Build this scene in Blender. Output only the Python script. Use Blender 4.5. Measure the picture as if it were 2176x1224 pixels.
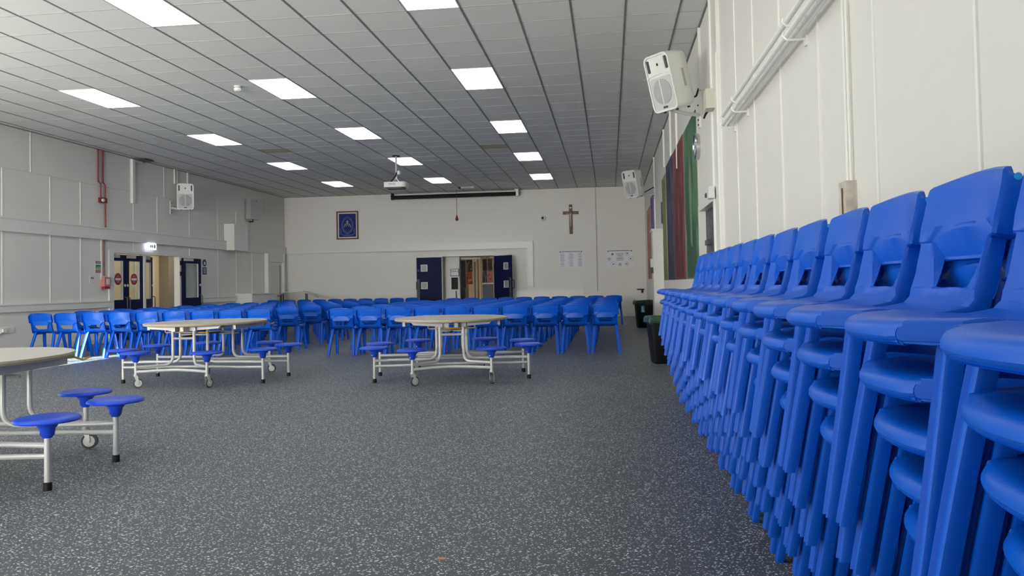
import bpy, bmesh, math, random
from mathutils import Vector, Matrix
random.seed(4)
for o in list(bpy.data.objects): bpy.data.objects.remove(o)
SC = bpy.context.scene
C = SC.collection

# ---------------------------------------------------------------- camera
HC = 1.07                                   # eye height
YAW, PITCH, ROLL, FPX = .1233, .0287, -.0197, 1671.4
cam_d = bpy.data.cameras.new('camera'); cam = bpy.data.objects.new('camera', cam_d); C.objects.link(cam)
_f = Vector((-math.sin(YAW)*math.cos(PITCH), math.cos(YAW)*math.cos(PITCH), math.sin(PITCH)))
_r = Vector((math.cos(YAW), math.sin(YAW), 0)); _u = _r.cross(_f)
_R = math.cos(ROLL)*_r + math.sin(ROLL)*_u; _U = -math.sin(ROLL)*_r + math.cos(ROLL)*_u
M = Matrix.Identity(4)
for i in range(3):
    M[i][0] = _R[i]; M[i][1] = _U[i]; M[i][2] = -_f[i]
M[2][3] = HC
cam.matrix_world = M
cam_d.sensor_width = 36; cam_d.lens = FPX/2176*36
cam_d.shift_y = (556.7-612)/2176
cam_d.clip_start = .02; cam_d.clip_end = 200
SC.camera = cam

# ---------------------------------------------------------------- light
SC.view_settings.view_transform = 'Standard'; SC.view_settings.look = 'None'
SC.view_settings.gamma = 1; SC.view_settings.exposure = 0.09
SC.view_settings.use_curve_mapping = False
W = bpy.data.worlds.new('world'); SC.world = W; W.use_nodes = True
nt = W.node_tree; nt.nodes.clear()
wo = nt.nodes.new('ShaderNodeOutputWorld'); wb = nt.nodes.new('ShaderNodeBackground')
wb.inputs[0].default_value = (.75, .86, 1, 1); wb.inputs[1].default_value = 2.0
nt.links.new(wb.outputs[0], wo.inputs[0])

def area(name, loc, rot, sx, sy, power, col):
    d = bpy.data.lights.new(name, 'AREA'); d.shape = 'RECTANGLE'; d.size = sx; d.size_y = sy
    d.energy = power; d.color = col
    o = bpy.data.objects.new(name, d); C.objects.link(o); o.location = loc; o.rotation_euler = rot
    return o
# daylight through the windows of the left wall and of the wall behind the camera
area('window_daylight', (-10.60, 3.1, 1.62), (0, -math.pi/2-.42, 0), 1.3, 9.4, 300, (1, .95, .86))
area('window_daylight', (-6.2, -3.75, 1.6), (math.pi/2+.28, 0, .10), 6.4, 1.2, 460, (1, .97, .93)).data.spread = 1.7   # lamp spread narrowed to send its light forward, off the right wall
sd = bpy.data.lights.new('sun', 'SUN'); sd.energy = 75; sd.angle = .009; sd.color = (1, .96, .86)
so = bpy.data.objects.new('sun', sd); C.objects.link(so)
so.rotation_euler = Vector((.42, .90, -.355)).to_track_quat('-Z', 'Y').to_euler()
LIGHT_E = 5.4                                # ceiling panels

# ---------------------------------------------------------------- materials
def lin(c):
    c = c/255
    return c/12.92 if c <= .04045 else ((c+.055)/1.055)**2.4
def rgb(r, g, b): return (lin(r), lin(g), lin(b), 1)
def mat(name, col, rough=.5, metal=0, noise=0, nscale=20, bump=0, emit=None, trans=0, spec=.5, coat=0):
    m = bpy.data.materials.new(name); m.use_nodes = True
    n = m.node_tree.nodes; L = m.node_tree.links; p = n['Principled BSDF']
    p.inputs['Base Color'].default_value = col; p.inputs['Roughness'].default_value = rough
    p.inputs['Metallic'].default_value = metal; p.inputs['Specular IOR Level'].default_value = spec
    p.inputs['Coat Weight'].default_value = coat
    if trans: p.inputs['Transmission Weight'].default_value = trans
    if emit: p.inputs['Emission Color'].default_value = emit[0]; p.inputs['Emission Strength'].default_value = emit[1]
    if noise or bump:
        tc = n.new('ShaderNodeTexCoord'); nz = n.new('ShaderNodeTexNoise'); nz.inputs['Scale'].default_value = nscale
        nz.inputs['Detail'].default_value = 4; L.new(tc.outputs['Object'], nz.inputs['Vector'])
        if noise:
            hsv = n.new('ShaderNodeHueSaturation'); mr = n.new('ShaderNodeMapRange')
            mr.inputs['From Min'].default_value = .3; mr.inputs['From Max'].default_value = .7
            mr.inputs['To Min'].default_value = 1-noise; mr.inputs['To Max'].default_value = 1+noise
            L.new(nz.outputs['Fac'], mr.inputs['Value']); L.new(mr.outputs[0], hsv.inputs['Value'])
            hsv.inputs['Color'].default_value = col; L.new(hsv.outputs[0], p.inputs['Base Color'])
        if bump:
            b = n.new('ShaderNodeBump'); b.inputs['Strength'].default_value = bump; b.inputs['Distance'].default_value = .002
            L.new(nz.outputs['Fac'], b.inputs['Height']); L.new(b.outputs[0], p.inputs['Normal'])
    return m
MW = mat('wall_paint', rgb(230, 227, 220), .55, noise=.012, nscale=3, bump=.12)
MTRIM = mat('gloss_trim', rgb(230, 229, 223), .35, noise=.01, nscale=6)
MJOINT = mat('joint_bead', rgb(243, 242, 236), .4)
MTILE = mat('ceiling_tile', rgb(226, 226, 222), .9, noise=.02, nscale=60, bump=.2)
MTILE2 = mat('stained_tile', rgb(196, 190, 160), .9, noise=.05, nscale=5)
MGRID = mat('ceiling_grid', rgb(124, 125, 122), .7)
MBLUE = mat('blue_plastic', rgb(0, 91, 206), .36, noise=.015, nscale=30, bump=.04, spec=.34)
MSTOOL = mat('stool_plastic', rgb(20, 70, 200), .38, noise=.02, nscale=20)
MDOT = mat('light_blue_dot', rgb(20, 170, 245), .4)
MSTEEL = mat('grey_painted_steel', rgb(196, 196, 194), .32, metal=.25, noise=.02)
MCHROME = mat('chrome', rgb(200, 200, 200), .2, metal=1)
MTOP = mat('laminate', rgb(186, 182, 175), .42, noise=.03, nscale=14)
MEDGE = mat('ply_edge', rgb(168, 156, 134), .5, noise=.06, nscale=30)
MYEL = mat('yellow_lever', rgb(214, 170, 40), .4)
MBLK = mat('black_plastic', rgb(16, 17, 20), .55, noise=.05, spec=.3)
MTYRE = mat('grey_tyre', rgb(70, 72, 74), .7)
MWPL = mat('white_plastic', rgb(226, 226, 220), .38, noise=.01)
MGRILLE = mat('speaker_grille', rgb(168, 170, 168), .6, noise=.08, nscale=300)
MNAVY = mat('navy_door', rgb(8, 18, 62), .6, noise=.04, spec=.25)
MDGREY = mat('dark_grey_door', rgb(70, 72, 80), .5, noise=.05)
MRED = mat('red_paint', rgb(122, 14, 22), .4)
MDRED = mat('dark_red', rgb(110, 22, 26), .5)
MGREENBAG = mat('green_liner', rgb(58, 88, 72), .25, noise=.2, nscale=12)
MDBAG = mat('dark_liner', rgb(30, 50, 42), .25, noise=.3, nscale=12)
MWOOD = mat('dark_wood', rgb(92, 56, 34), .45, noise=.2, nscale=18)
MTIMBER = mat('light_timber', rgb(188, 158, 112), .5, noise=.12, nscale=7)
MPAPER = mat('paper', rgb(232, 232, 236), .7)
MINK = mat('ink', rgb(88, 88, 96), .8)
MINK2 = mat('black_ink', rgb(20, 20, 24), .8)
MCREAM = mat('corridor_cream', rgb(226, 208, 176), .6, noise=.03, nscale=4)
MSKIRT = mat('skirting', rgb(214, 212, 205), .4)
MDIFF = mat('light_diffuser', rgb(250, 252, 255), .4, emit=((.93, .97, 1, 1), LIGHT_E))
MDIFF2 = mat('corridor_lamp', rgb(250, 252, 255), .4, emit=((1, .93, .8, 1), 7))
MSIGN = mat('lit_exit_sign', rgb(240, 245, 255), .4, emit=((.75, .82, 1, 1), 1.5))
MSIGNBLUE = mat('sign_blue', rgb(22, 44, 110), .4)
MSIGNRED = mat('sign_red', rgb(170, 28, 34), .4)
MSIGNGRN = mat('sign_green', rgb(40, 130, 70), .4)
MFRAMEPIC = mat('picture_frame_wood', rgb(112, 66, 40), .4, noise=.15, nscale=25)
MPICBLUE = mat('banner_blue', rgb(22, 34, 104), .7, noise=.15, nscale=30)
MPICPALE = mat('banner_pale', rgb(96, 112, 172), .7)
MPICGOLD = mat('banner_gold', rgb(190, 196, 180), .6)
MPEWTER = mat('pewter_figure', rgb(170, 150, 134), .4, metal=.5)
def glass():
    m = bpy.data.materials.new('door_glass'); m.use_nodes = True; n = m.node_tree.nodes; L = m.node_tree.links
    n.clear(); o = n.new('ShaderNodeOutputMaterial'); mx = n.new('ShaderNodeMixShader'); t = n.new('ShaderNodeBsdfTransparent')
    g = n.new('ShaderNodeBsdfGlossy'); g.inputs['Roughness'].default_value = .05; mx.inputs[0].default_value = .12
    t.inputs[0].default_value = (.9, .94, .93, 1)
    L.new(t.outputs[0], mx.inputs[1]); L.new(g.outputs[0], mx.inputs[2]); L.new(mx.outputs[0], o.inputs[0]); return m
MGLASS = glass()
def floor_mat():
    m = bpy.data.materials.new('flecked_vinyl'); m.use_nodes = True; n = m.node_tree.nodes; L = m.node_tree.links; p = n['Principled BSDF']
    tc = n.new('ShaderNodeTexCoord')
    def flecks(scale, rot, thr, sx):
        mp = n.new('ShaderNodeMapping'); mp.inputs['Rotation'].default_value = (0, 0, rot); mp.inputs['Scale'].default_value = (sx, 1, 1)
        nz = n.new('ShaderNodeTexNoise'); nz.inputs['Scale'].default_value = 40; nz.inputs['Detail'].default_value = 1
        ad = n.new('ShaderNodeMixRGB'); ad.blend_type = 'ADD'; ad.inputs[0].default_value = .012
        L.new(tc.outputs['Object'], mp.inputs['Vector']); L.new(mp.outputs[0], ad.inputs[1]); L.new(tc.outputs['Object'], nz.inputs['Vector']); L.new(nz.outputs['Color'], ad.inputs[2])
        v = n.new('ShaderNodeTexVoronoi'); v.inputs['Scale'].default_value = scale; v.voronoi_dimensions = '2D'
        L.new(ad.outputs[0], v.inputs['Vector'])
        sep = n.new('ShaderNodeSeparateColor'); L.new(v.outputs['Color'], sep.inputs[0])
        # chip size varies from cell to cell; about half of the cells carry none
        mr = n.new('ShaderNodeMapRange'); mr.inputs['From Min'].default_value = .35; mr.inputs['From Max'].default_value = 1
        mr.inputs['To Min'].default_value = .0; mr.inputs['To Max'].default_value = thr
        L.new(sep.outputs[0], mr.inputs['Value'])
        lt = n.new('ShaderNodeMath'); lt.operation = 'LESS_THAN'; L.new(v.outputs['Distance'], lt.inputs[0]); L.new(mr.outputs[0], lt.inputs[1])
        mu = n.new('ShaderNodeMath'); mu.operation = 'MULTIPLY'; L.new(lt.outputs[0], mu.inputs[0])
        br = n.new('ShaderNodeMapRange'); br.inputs['To Min'].default_value = .35; br.inputs['To Max'].default_value = 1
        L.new(sep.outputs[1], br.inputs['Value']); L.new(br.outputs[0], mu.inputs[1])
        return mu
    a = flecks(60, .5, .30, 1.5); b = flecks(66, -.9, .30, .7)
    mx = n.new('ShaderNodeMath'); mx.operation = 'MAXIMUM'; L.new(a.outputs[0], mx.inputs[0]); L.new(b.outputs[0], mx.inputs[1])
    nz = n.new('ShaderNodeTexNoise'); nz.inputs['Scale'].default_value = 1.2; nz.inputs['Detail'].default_value = 3; L.new(tc.outputs['Object'], nz.inputs['Vector'])
    base = n.new('ShaderNodeMixRGB'); base.inputs[1].default_value = rgb(72, 77, 82); base.inputs[2].default_value = rgb(82, 86, 91); L.new(nz.outputs['Fac'], base.inputs[0])
    col = n.new('ShaderNodeMixRGB'); L.new(mx.outputs[0], col.inputs[0]); L.new(base.outputs[0], col.inputs[1]); col.inputs[2].default_value = rgb(232, 238, 240)
    L.new(col.outputs[0], p.inputs['Base Color']); p.inputs['Roughness'].default_value = .5
    p.inputs['Specular IOR Level'].default_value = .35
    return m
MFLOOR = floor_mat()
def painting(name, base, dark, light, seed, sc=(1, .3, .55), ns=1.6):
    """hand-painted tall board: a pointed figure-like sweep of lighter strokes over a plain ground"""
    m = bpy.data.materials.new(name); m.use_nodes = True; n = m.node_tree.nodes; L = m.node_tree.links; p = n['Principled BSDF']
    tc = n.new('ShaderNodeTexCoord'); mp = n.new('ShaderNodeMapping'); mp.inputs['Scale'].default_value = sc; mp.inputs['Location'].default_value = (seed, seed, seed)
    wv = n.new('ShaderNodeTexNoise'); wv.inputs['Scale'].default_value = ns; wv.inputs['Detail'].default_value = 4; wv.inputs['Distortion'].default_value = .6
    L.new(tc.outputs['Object'], mp.inputs[0]); L.new(mp.outputs[0], wv.inputs['Vector'])
    cr = n.new('ShaderNodeValToRGB'); e = cr.color_ramp.elements
    e[0].position = .3; e[0].color = dark; e[1].position = .74; e[1].color = light
    x = e.new(.5); x.color = base
    L.new(wv.outputs['Fac'], cr.inputs[0]); L.new(cr.outputs[0], p.inputs['Base Color']); p.inputs['Roughness'].default_value = .75
    return m

# ---------------------------------------------------------------- mesh helpers
def box(bm, lo, hi, mi=0):
    lo, hi = [min(a, b) for a, b in zip(lo, hi)], [max(a, b) for a, b in zip(lo, hi)]
    v = [bm.verts.new((x, y, z)) for x in (lo[0], hi[0]) for y in (lo[1], hi[1]) for z in (lo[2], hi[2])]
    for q in ((0, 1, 3, 2), (4, 6, 7, 5), (0, 4, 5, 1), (2, 3, 7, 6), (0, 2, 6, 4), (1, 5, 7, 3)):
        f = bm.faces.new([v[i] for i in q]); f.material_index = mi
    return v
def cyl(bm, a, b, r, n=12, r2=None, cap=True):
    a, b = Vector(a), Vector(b); d = (b-a).normalized(); r2 = r if r2 is None else r2
    q = d.to_track_quat('Z', 'Y'); X, Y = q @ Vector((1, 0, 0)), q @ Vector((0, 1, 0))
    A = [bm.verts.new(a+(X*math.cos(t)+Y*math.sin(t))*r) for t in [2*math.pi*i/n for i in range(n)]]
    B = [bm.verts.new(b+(X*math.cos(t)+Y*math.sin(t))*r2) for t in [2*math.pi*i/n for i in range(n)]]
    for i in range(n): bm.faces.new((A[i], A[(i+1) % n], B[(i+1) % n], B[i]))
    if cap: bm.faces.new(A[::-1]); bm.faces.new(B)
def tube(bm, pts, r, n=10):
    pts = [Vector(p) for p in pts]; rings = []; prev = None
    for i, p in enumerate(pts):
        d = (pts[min(i+1, len(pts)-1)]-pts[max(i-1, 0)]).normalized()
        if prev is None:
            u = d.cross(Vector((0, 0, 1)));
            if u.length < .05: u = d.cross(Vector((0, 1, 0)))
        else: u = prev-d*prev.dot(d)
        u.normalize(); prev = u; w = d.cross(u)
        rings.append([bm.verts.new(p+(u*math.cos(2*math.pi*k/n)+w*math.sin(2*math.pi*k/n))*r) for k in range(n)])
    for a, b in zip(rings, rings[1:]):
        for k in range(n): bm.faces.new((a[k], a[(k+1) % n], b[(k+1) % n], b[k]))
    bm.faces.new(rings[0][::-1]); bm.faces.new(rings[-1])
def bend(p0, p1, p2, r, k=6):
    """polyline p0-p1-p2 with the corner at p1 rounded to radius r"""
    p0, p1, p2 = Vector(p0), Vector(p1), Vector(p2); a = (p0-p1).normalized()*r; b = (p2-p1).normalized()*r
    out = [p0]
    for i in range(k+1):
        t = i/k; out.append(p1+a*(1-t)**2+b*t**2)
    out.append(p2); return out
def lathe(bm, prof, n=32, cx=0, cy=0, ax=1, ay=1):
    rings = []
    for r, z in prof:
        rings.append([bm.verts.new((cx+r*ax*math.cos(2*math.pi*k/n), cy+r*ay*math.sin(2*math.pi*k/n), z)) for k in range(n)] if r > 1e-5 else [bm.verts.new((cx, cy, z))])
    for a, b in zip(rings, rings[1:]):
        for k in range(n):
            k2 = (k+1) % n
            if len(a) == 1 and len(b) == 1: continue
            if len(a) == 1: bm.faces.new((a[0], b[k], b[k2]))
            elif len(b) == 1: bm.faces.new((a[k], b[0], a[k2]))
            else: bm.faces.new((a[k], b[k], b[k2], a[k2]))
def prism(bm, poly, fn, d0, d1, mi=0):
    """poly of 2D points, fn(u,v,d)->3D, extruded d0..d1"""
    A = [bm.verts.new(fn(u, v, d0)) for u, v in poly]; B = [bm.verts.new(fn(u, v, d1)) for u, v in poly]
    n = len(poly); bm.faces.new(A[::-1]).material_index = mi; bm.faces.new(B).material_index = mi
    for i in range(n): bm.faces.new((A[i], A[(i+1) % n], B[(i+1) % n], B[i])).material_index = mi
def mesh_of(name, bm, mats, smooth=True, bevel=0):
    if bevel:
        es = [e for e in bm.edges if len(e.link_faces) == 2 and e.calc_face_angle(0) > .6]
        bmesh.ops.bevel(bm, geom=es, offset=bevel, segments=2, affect='EDGES', clamp_overlap=True)
    bmesh.ops.recalc_face_normals(bm, faces=bm.faces[:])
    me = bpy.data.meshes.new(name); bm.to_mesh(me); bm.free()
    for m in (mats if isinstance(mats, (list, tuple)) else [mats]): me.materials.append(m)
    if smooth:
        me.shade_smooth(); me.set_sharp_from_angle(angle=math.radians(35))
    return me
def obj(name, bm, mats, parent=None, loc=(0, 0, 0), rot=(0, 0, 0), label=None, bevel=0, smooth=True, kind=None):
    o = bpy.data.objects.new(name, mesh_of(name, bm, mats, smooth, bevel)); C.objects.link(o)
    o.location = loc; o.rotation_euler = rot; o.parent = parent
    if label: o['label'] = label
    if kind: o['kind'] = kind
    return o
def thing(name, label, cat, loc=(0, 0, 0), rz=0, group=None, rot=None):
    o = bpy.data.objects.new(name, None); C.objects.link(o); o.location = loc
    o.rotation_euler = rot if rot else (0, 0, rz); o.empty_display_size = .1
    o['label'] = label; o['category'] = cat
    if group: o['group'] = group
    return o
def tag(o, label, cat, group=None):
    o['label'] = label; o['category'] = cat
    if group: o['group'] = group
    return o
def struct(o, label=None, cat='structure'):
    o['kind'] = 'structure'
    if label: o['label'] = label; o['category'] = cat
    return o
def kids(o): return [c for c in KID.get(o.name, [])]
KID = {}
def index_children():
    KID.clear()
    for o in bpy.data.objects:
        if o.parent: KID.setdefault(o.parent.name, []).append(o)
def dup(o, parent=None):
    c = o.copy(); C.objects.link(c); c.parent = parent
    for k in KID.get(o.name, []): dup(k, c)
    return c
def text(name, s, size, m, parent, loc, rot, depth=.001, align='CENTER', sx=1):
    cu = bpy.data.curves.new(name, 'FONT'); cu.body = s; cu.size = size; cu.extrude = depth; cu.align_x = align; cu.align_y = 'CENTER'
    t = bpy.data.objects.new(name, cu); C.objects.link(t)
    dg = bpy.context.evaluated_depsgraph_get(); me = bpy.data.meshes.new_from_object(t.evaluated_get(dg))
    bpy.data.objects.remove(t); me.materials.clear(); me.materials.append(m)
    o = bpy.data.objects.new(name, me); C.objects.link(o); o.parent = parent; o.location = loc; o.rotation_euler = rot; o.scale = (sx, 1, 1)
    return o
def bm_(): return bmesh.new()

# ---------------------------------------------------------------- room
XL, XR, YB, YF, ZC = -10.72, 1.14, 25.05, -4.0, 4.119
TH = .12
bm = bm_(); box(bm, (XL-3.4, YF, -.1), (XR+TH, YB+6.5, 0)); struct(obj('floor', bm, MFLOOR, smooth=False), 'dark grey vinyl floor covered with white flecks', 'floor')

# --- ceiling: backing slab, tiles, grid
bm = bm_(); box(bm, (XL-TH, YF-TH, ZC+.03), (XR+TH, YB+TH, ZC+.12))
ceil = struct(obj('ceiling', bm, MGRID, smooth=False), 'suspended ceiling of square off-white tiles', 'ceiling')
X0 = .8406
LIGHTS = [(c, r) for r in (0, 6, 12, 18, 24, 30, 36) for c in (4, 9, 14)]   # column index, first row; row k spans .6k to .6k+.6
LIGHTS = [l for l in LIGHTS]
lightcells = {(c, r+d) for c, r in LIGHTS for d in (0, 1)}
def tile_mesh(w, d):
    bm = bm_(); box(bm, (-w/2, -d/2, 0), (w/2, d/2, .015)); return mesh_of('ceiling_tile', bm, MTILE, False)
TM = tile_mesh(.584, .590)
TMS = TM.copy(); TMS.materials.clear(); TMS.materials.append(MTILE2)
def cell_box(c, r):
    x1 = X0-.6*c; x0 = x1-.6; x1 = min(x1, XR); x0 = max(x0, XL); return x0, x1, r*.6, r*.6+.6
cells = [(c, r) for r in range(-6, 42) for c in range(-1, 20) if (c, r) not in lightcells]
single = {cr for cr in sorted([k for k in cells if k[1] >= 12], key=lambda k: k[1])[:299]}
rest = bm_()
for c, r in cells:
    x0, x1, y0, y1 = cell_box(c, r)
    if c == -1: x0, x1 = X0, XR
    if x1-x0 < .05: continue
    if y1 > YB: y1 = YB
    if (c, r) in single:
        full = c not in (-1, 19)
        if full: me = TMS if (c, r) in ((5, 28), (13, 27)) else TM
        else: me = tile_mesh(x1-x0-.016, .590)
        o = bpy.data.objects.new('ceiling_tile', me); C.objects.link(o); o.parent = ceil
        o.location = ((x0+x1)/2, (y0+y1)/2, ZC-.002+random.uniform(0, .0015))
    else:
        box(rest, (x0+.008, y0+.005, ZC-.001), (x1-.008, y1-.005, ZC+.014), 1 if (c, r) in ((5, 28), (13, 27)) else 0)
obj('ceiling_tile', rest, [MTILE, MTILE2], ceil, smooth=False, kind='stuff')
for c in range(0, 20):
    bm = bm_(); box(bm, (-.011, YF, 0), (.011, YB, .028)); obj('grid_runner', bm, MGRID, ceil, (X0-.6*c, 0, ZC-.006), smooth=False)
xt = bm_(); box(xt, (XL, -.006, 0), (XR, .006, .025)); XTM = mesh_of('cross_tee', xt, mat('cross_tee_paint', rgb(172, 173, 170), .7), False)
for r in range(-6, 42):
    o = bpy.data.objects.new('cross_tee', XTM); C.objects.link(o); o.parent = ceil; o.location = (0, r*.6, ZC-.0045)
# edge angle around the room
for nm, lo, hi in (('edge_angle', (XL, YF, ZC-.012), (XL+.022, YB, ZC+.01)), ('edge_angle', (XR-.022, YF, ZC-.012), (XR, YB, ZC+.01)), ('edge_angle', (XL, YB-.022, ZC-.012), (XR, YB, ZC+.01))):
    bm = bm_(); box(bm, lo, hi); obj(nm, bm, MGRID, ceil, smooth=False)

COLW = {4: 'right', 9: 'middle', 14: 'left'}
ROWW = {0: 'behind the camera', 6: 'nearest the camera overhead', 12: 'in the nearest visible row', 18: 'in the second row', 24: 'in the third row', 30: 'in the fourth row', 36: 'in the last row by the far wall'}
bm = bm_()
for lo, hi in (((-.3, -.6, 0), (-.285, .6, .02)), ((.285, -.6, 0), (.3, .6, .02)), ((-.285, -.6, 0), (.285, -.585, .02)), ((-.285, .585, 0), (.285, .6, .02))): box(bm, lo, hi)
LFM = mesh_of('frame', bm, MWPL, False)
bm = bm_(); box(bm, (-.285, -.585, .003), (.285, .585, .012)); LDM = mesh_of('diffuser', bm, MDIFF, False)
for c, r in LIGHTS:
    t = thing('ceiling_light', 'white ceiling light panel of the %s line, %s' % (COLW[c], ROWW[r]), 'ceiling light', (X0-.6*c-.3, r*.6+.6, ZC-.008), group='recessed ceiling lights')
    for nm, me in (('frame', LFM), ('diffuser', LDM)):
        o = bpy.data.objects.new(nm, me); C.objects.link(o); o.parent = t

# --- walls with openings
def wallx(name, x0, x1, holes, label, y0=YF, y1=YB):
    """wall along Y with rectangular holes (ya, yb, za, zb)"""
    bm = bm_(); ys = sorted({y0, y1, *[h[0] for h in holes], *[h[1] for h in holes]})
    for a, b in zip(ys, ys[1:]):
        m = (a+b)/2; hs = [h for h in holes if h[0] < m < h[1]]; z = 0
        for h in sorted(hs, key=lambda h: h[2]):
            if h[2] > z: box(bm, (x0, a, z), (x1, b, h[2]))
            z = h[3]
        box(bm, (x0, a, z), (x1, b, ZC+.03))
    bmesh.ops.remove_doubles(bm, verts=bm.verts[:], dist=1e-5)
    return struct(obj(name, bm, MW, smooth=False), label, 'wall')
def wally(name, y0, y1, holes, label):
    bm = bm_(); xs = sorted({XL-TH, XR+TH, *[h[0] for h in holes], *[h[1] for h in holes]})
    for a, b in zip(xs, xs[1:]):
        m = (a+b)/2; hs = [h for h in holes if h[0] < m < h[1]]; z = 0
        for h in sorted(hs, key=lambda h: h[2]):
            if h[2] > z: box(bm, (a, y0, z), (b, y1, h[2]))
            z = h[3]
        box(bm, (a, y0, z), (b, y1, ZC+.03))
    bmesh.ops.remove_doubles(bm, verts=bm.verts[:], dist=1e-5)
    return struct(obj(name, bm, MW, smooth=False), label, 'wall')
DL = (15.90, 18.53, 0, 1.93)            # left doorway
wl = wallx('wall_left', XL-TH, XL, [DL, (-2.0, 7.85, .75, 2.35)], 'white panelled wall on the left with the blue doors')
wr = wallx('wall_right', XR, XR+TH, [(8.62, 9.98, 0, 1.93)], 'white panelled wall on the right behind the stacked chairs')
DB = (-5.38, -3.68, 0, 2.02)
wb_ = wally('wall_back', YB, YB+TH, [DB], 'plain white end wall with the crucifix')
wf = wally('wall_front', YF-TH, YF, [(-9.5, -3.0, .9, 2.25)], 'end wall behind the camera')

def panel_beads(ys, x, s, z0, z1, parent, w=.012, skip=()):
    for y in ys:
        bm = bm_(); box(bm, (x, y-w, z0), (x+s*.008, y+w, z1)); obj('joint_strip', bm, MJOINT, parent, smooth=False)
# left wall joints
for y in (9.7, 10.7, 11.75, 12.76, 13.97, 14.85, 20.53, 21.6, 22.6): panel_beads([y], XL, 1, .9, 3.34, wl)
for y in (16.65, 17.6, 19.05): panel_beads([y], XL, 1, 1.97, 3.34 if y < 18 else ZC, wl)
for y in (13.45, 17.9, 20.53): panel_beads([y], XL, 1, 3.36, ZC, wl, .007)
bm = bm_(); box(bm, (XL, YF, 3.335), (XL+.006, 18.45, 3.35)); obj('joint_strip', bm, MSKIRT, wl, smooth=False)
# right wall joints
for y in (-.1, .8, 1.68, 2.56, 3.48, 4.36, 5.29, 6.22, 7.06): panel_beads([y], XR, -1, .12, ZC-.02, wr, .009)
bm = bm_(); box(bm, (XR, 7.98, 0), (XR-.035, 8.42, ZC-.02)); obj('column_casing', bm, MTRIM, wr, smooth=False)
bm = bm_(); box(bm, (XR-.035, 8.36, 0), (XR-.05, 8.42, ZC-.02)); obj('joint_strip', bm, MJOINT, wr, smooth=False)
bm = bm_(); box(bm, (XR-.035, 7.98, 0), (XR-.046, 8.02, 3.35)); obj('joint_strip', bm, MJOINT, wr, smooth=False)
for y, z0, z1 in ((12.95, 2.9, 3.9), (14.2, 3.3, ZC), (15.9, 3.35, ZC), (19.4, 1.0, ZC)):
    bm = bm_(); box(bm, (XR, y-.015, z0), (XR-.03, y+.015, z1)); obj('joint_strip', bm, MJOINT, wr, smooth=False)
# projecting white column on the right wall
bm = bm_(); box(bm, (XR, 17.0, 0), (.93, 17.55, 2.15)); box(bm, (XR, 16.96, 2.15), (.90, 17.6, 2.2))
obj('column_casing', bm, MTRIM, wr, smooth=False, bevel=.008)
# big rails
def trim(name, boxes, label, m=MTRIM, bevel=.01):
    bm = bm_()
    for lo, hi in boxes: box(bm, lo, hi)
    return struct(obj(name, bm, m, smooth=False, bevel=bevel), label, 'trim')
trim('trim_1', [((XL, YF, 2.20), (XL+.07, YB, 2.43)), ((XL, YF, 2.43), (XL+.085, YB, 2.455))], 'boxed white pipe casing along the left wall')
trim('trim_2', [((XL+.085, YB-.07, 2.23), (-2.42, YB, 2.43)), ((XL+.085, YB-.085, 2.43), (-2.42, YB, 2.455)), ((-2.60, YB-.07, 1.0), (-2.42, YB, 2.23)), ((-2.44, YB-.085, .98), (-2.415, YB, 2.455))], 'boxed white casing along the end wall turning down right of the doors')
trim('trim_3', [((XL, YF, .75), (XL+.05, 15.74, .87)), ((XL, YF, .87), (XL+.065, 15.74, .895)), ((XL, 19.52, .75), (XL+.05, 21.5, .87)), ((XL, 19.52, .87), (XL+.065, 21.5, .895))], 'white dado casing low on the left wall')
trim('trim_4', [((-10.4, YB-.05, .79), (-6.25, YB, .89)), ((-10.4, YB-.065, .89), (-6.25, YB, .91))], 'white dado casing low on the end wall')
trim('trim_5', [((-.85, YB-.02, .78), (XR, YB, .8)), ((-.87, YB-.06, .1), (-.83, YB, 1.01)), ((-3.1, YB-.04, .1), (-.87, YB, .86))], 'low white boxing on the end wall left of the bin')
struct(trim('baseboard_left', [((XL, YF, 0), (XL+.02, 15.76, .1)), ((XL, 19.5, 0), (XL+.02, YB, .1))], 'white skirting of the left wall', MSKIRT, 0))
struct(trim('baseboard_back', [((XL, YB-.02, 0), (-5.5, YB, .1)), ((-3.56, YB-.02, 0), (XR, YB, .1))], 'white skirting of the end wall', MSKIRT, 0))
struct(trim('baseboard_right', [((XR, YF, 0), (XR-.02, 7.98, .1)), ((XR, 10.05, 0), (XR-.02, 17.0, .1)), ((XR, 17.6, 0), (XR-.02, YB, .1))], 'white skirting of the right wall', MSKIRT, 0))
# box column over the rail, left wall
bm = bm_(); box(bm, (XL, 20.9, 2.19), (XL+.30, 21.72, 2.93)); tag(obj('wall_casing_box', bm, MTRIM, smooth=False, bevel=.01), 'tall white boxed casing stepping over the rail on the left wall', 'casing')
# windows: left wall and behind camera
def window(name, ax, p, a0, a1, z0, z1, n, label):
    bm = bm_(); w = .06
    def B(u0, u1, za, zb, d=.06):
        if ax == 'x': box(bm, (p-d, u0, za), (p, u1, zb))
        else: box(bm, (u0, p-d, za), (u1, p, zb))
    B(a0, a1, z0, z0+w); B(a0, a1, z1-w, z1)
    for i in range(n+1):
        c = a0+(a1-a0)*i/n; B(max(a0, c-w/2), min(a1, c+w/2), z0+w, z1-w)
    f = struct(obj(name, bm, MWPL, smooth=False), label, 'window')
    for i in range(n):
        bm = bm_(); c0 = a0+(a1-a0)*i/n+w/2; c1 = a0+(a1-a0)*(i+1)/n-w/2; d = .03
        if ax == 'x': box(bm, (p-d-.004, c0, z0+w), (p-d, c1, z1-w))
        else: box(bm, (c0, p-d-.004, z0+w), (c1, p-d, z1-w))
        obj('pane', bm, MGLASS, f, smooth=False)
window('window_1', 'x', XL-.03, -2.0, 7.85, .75, 2.35, 7, 'long white framed window in the left wall')
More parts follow.
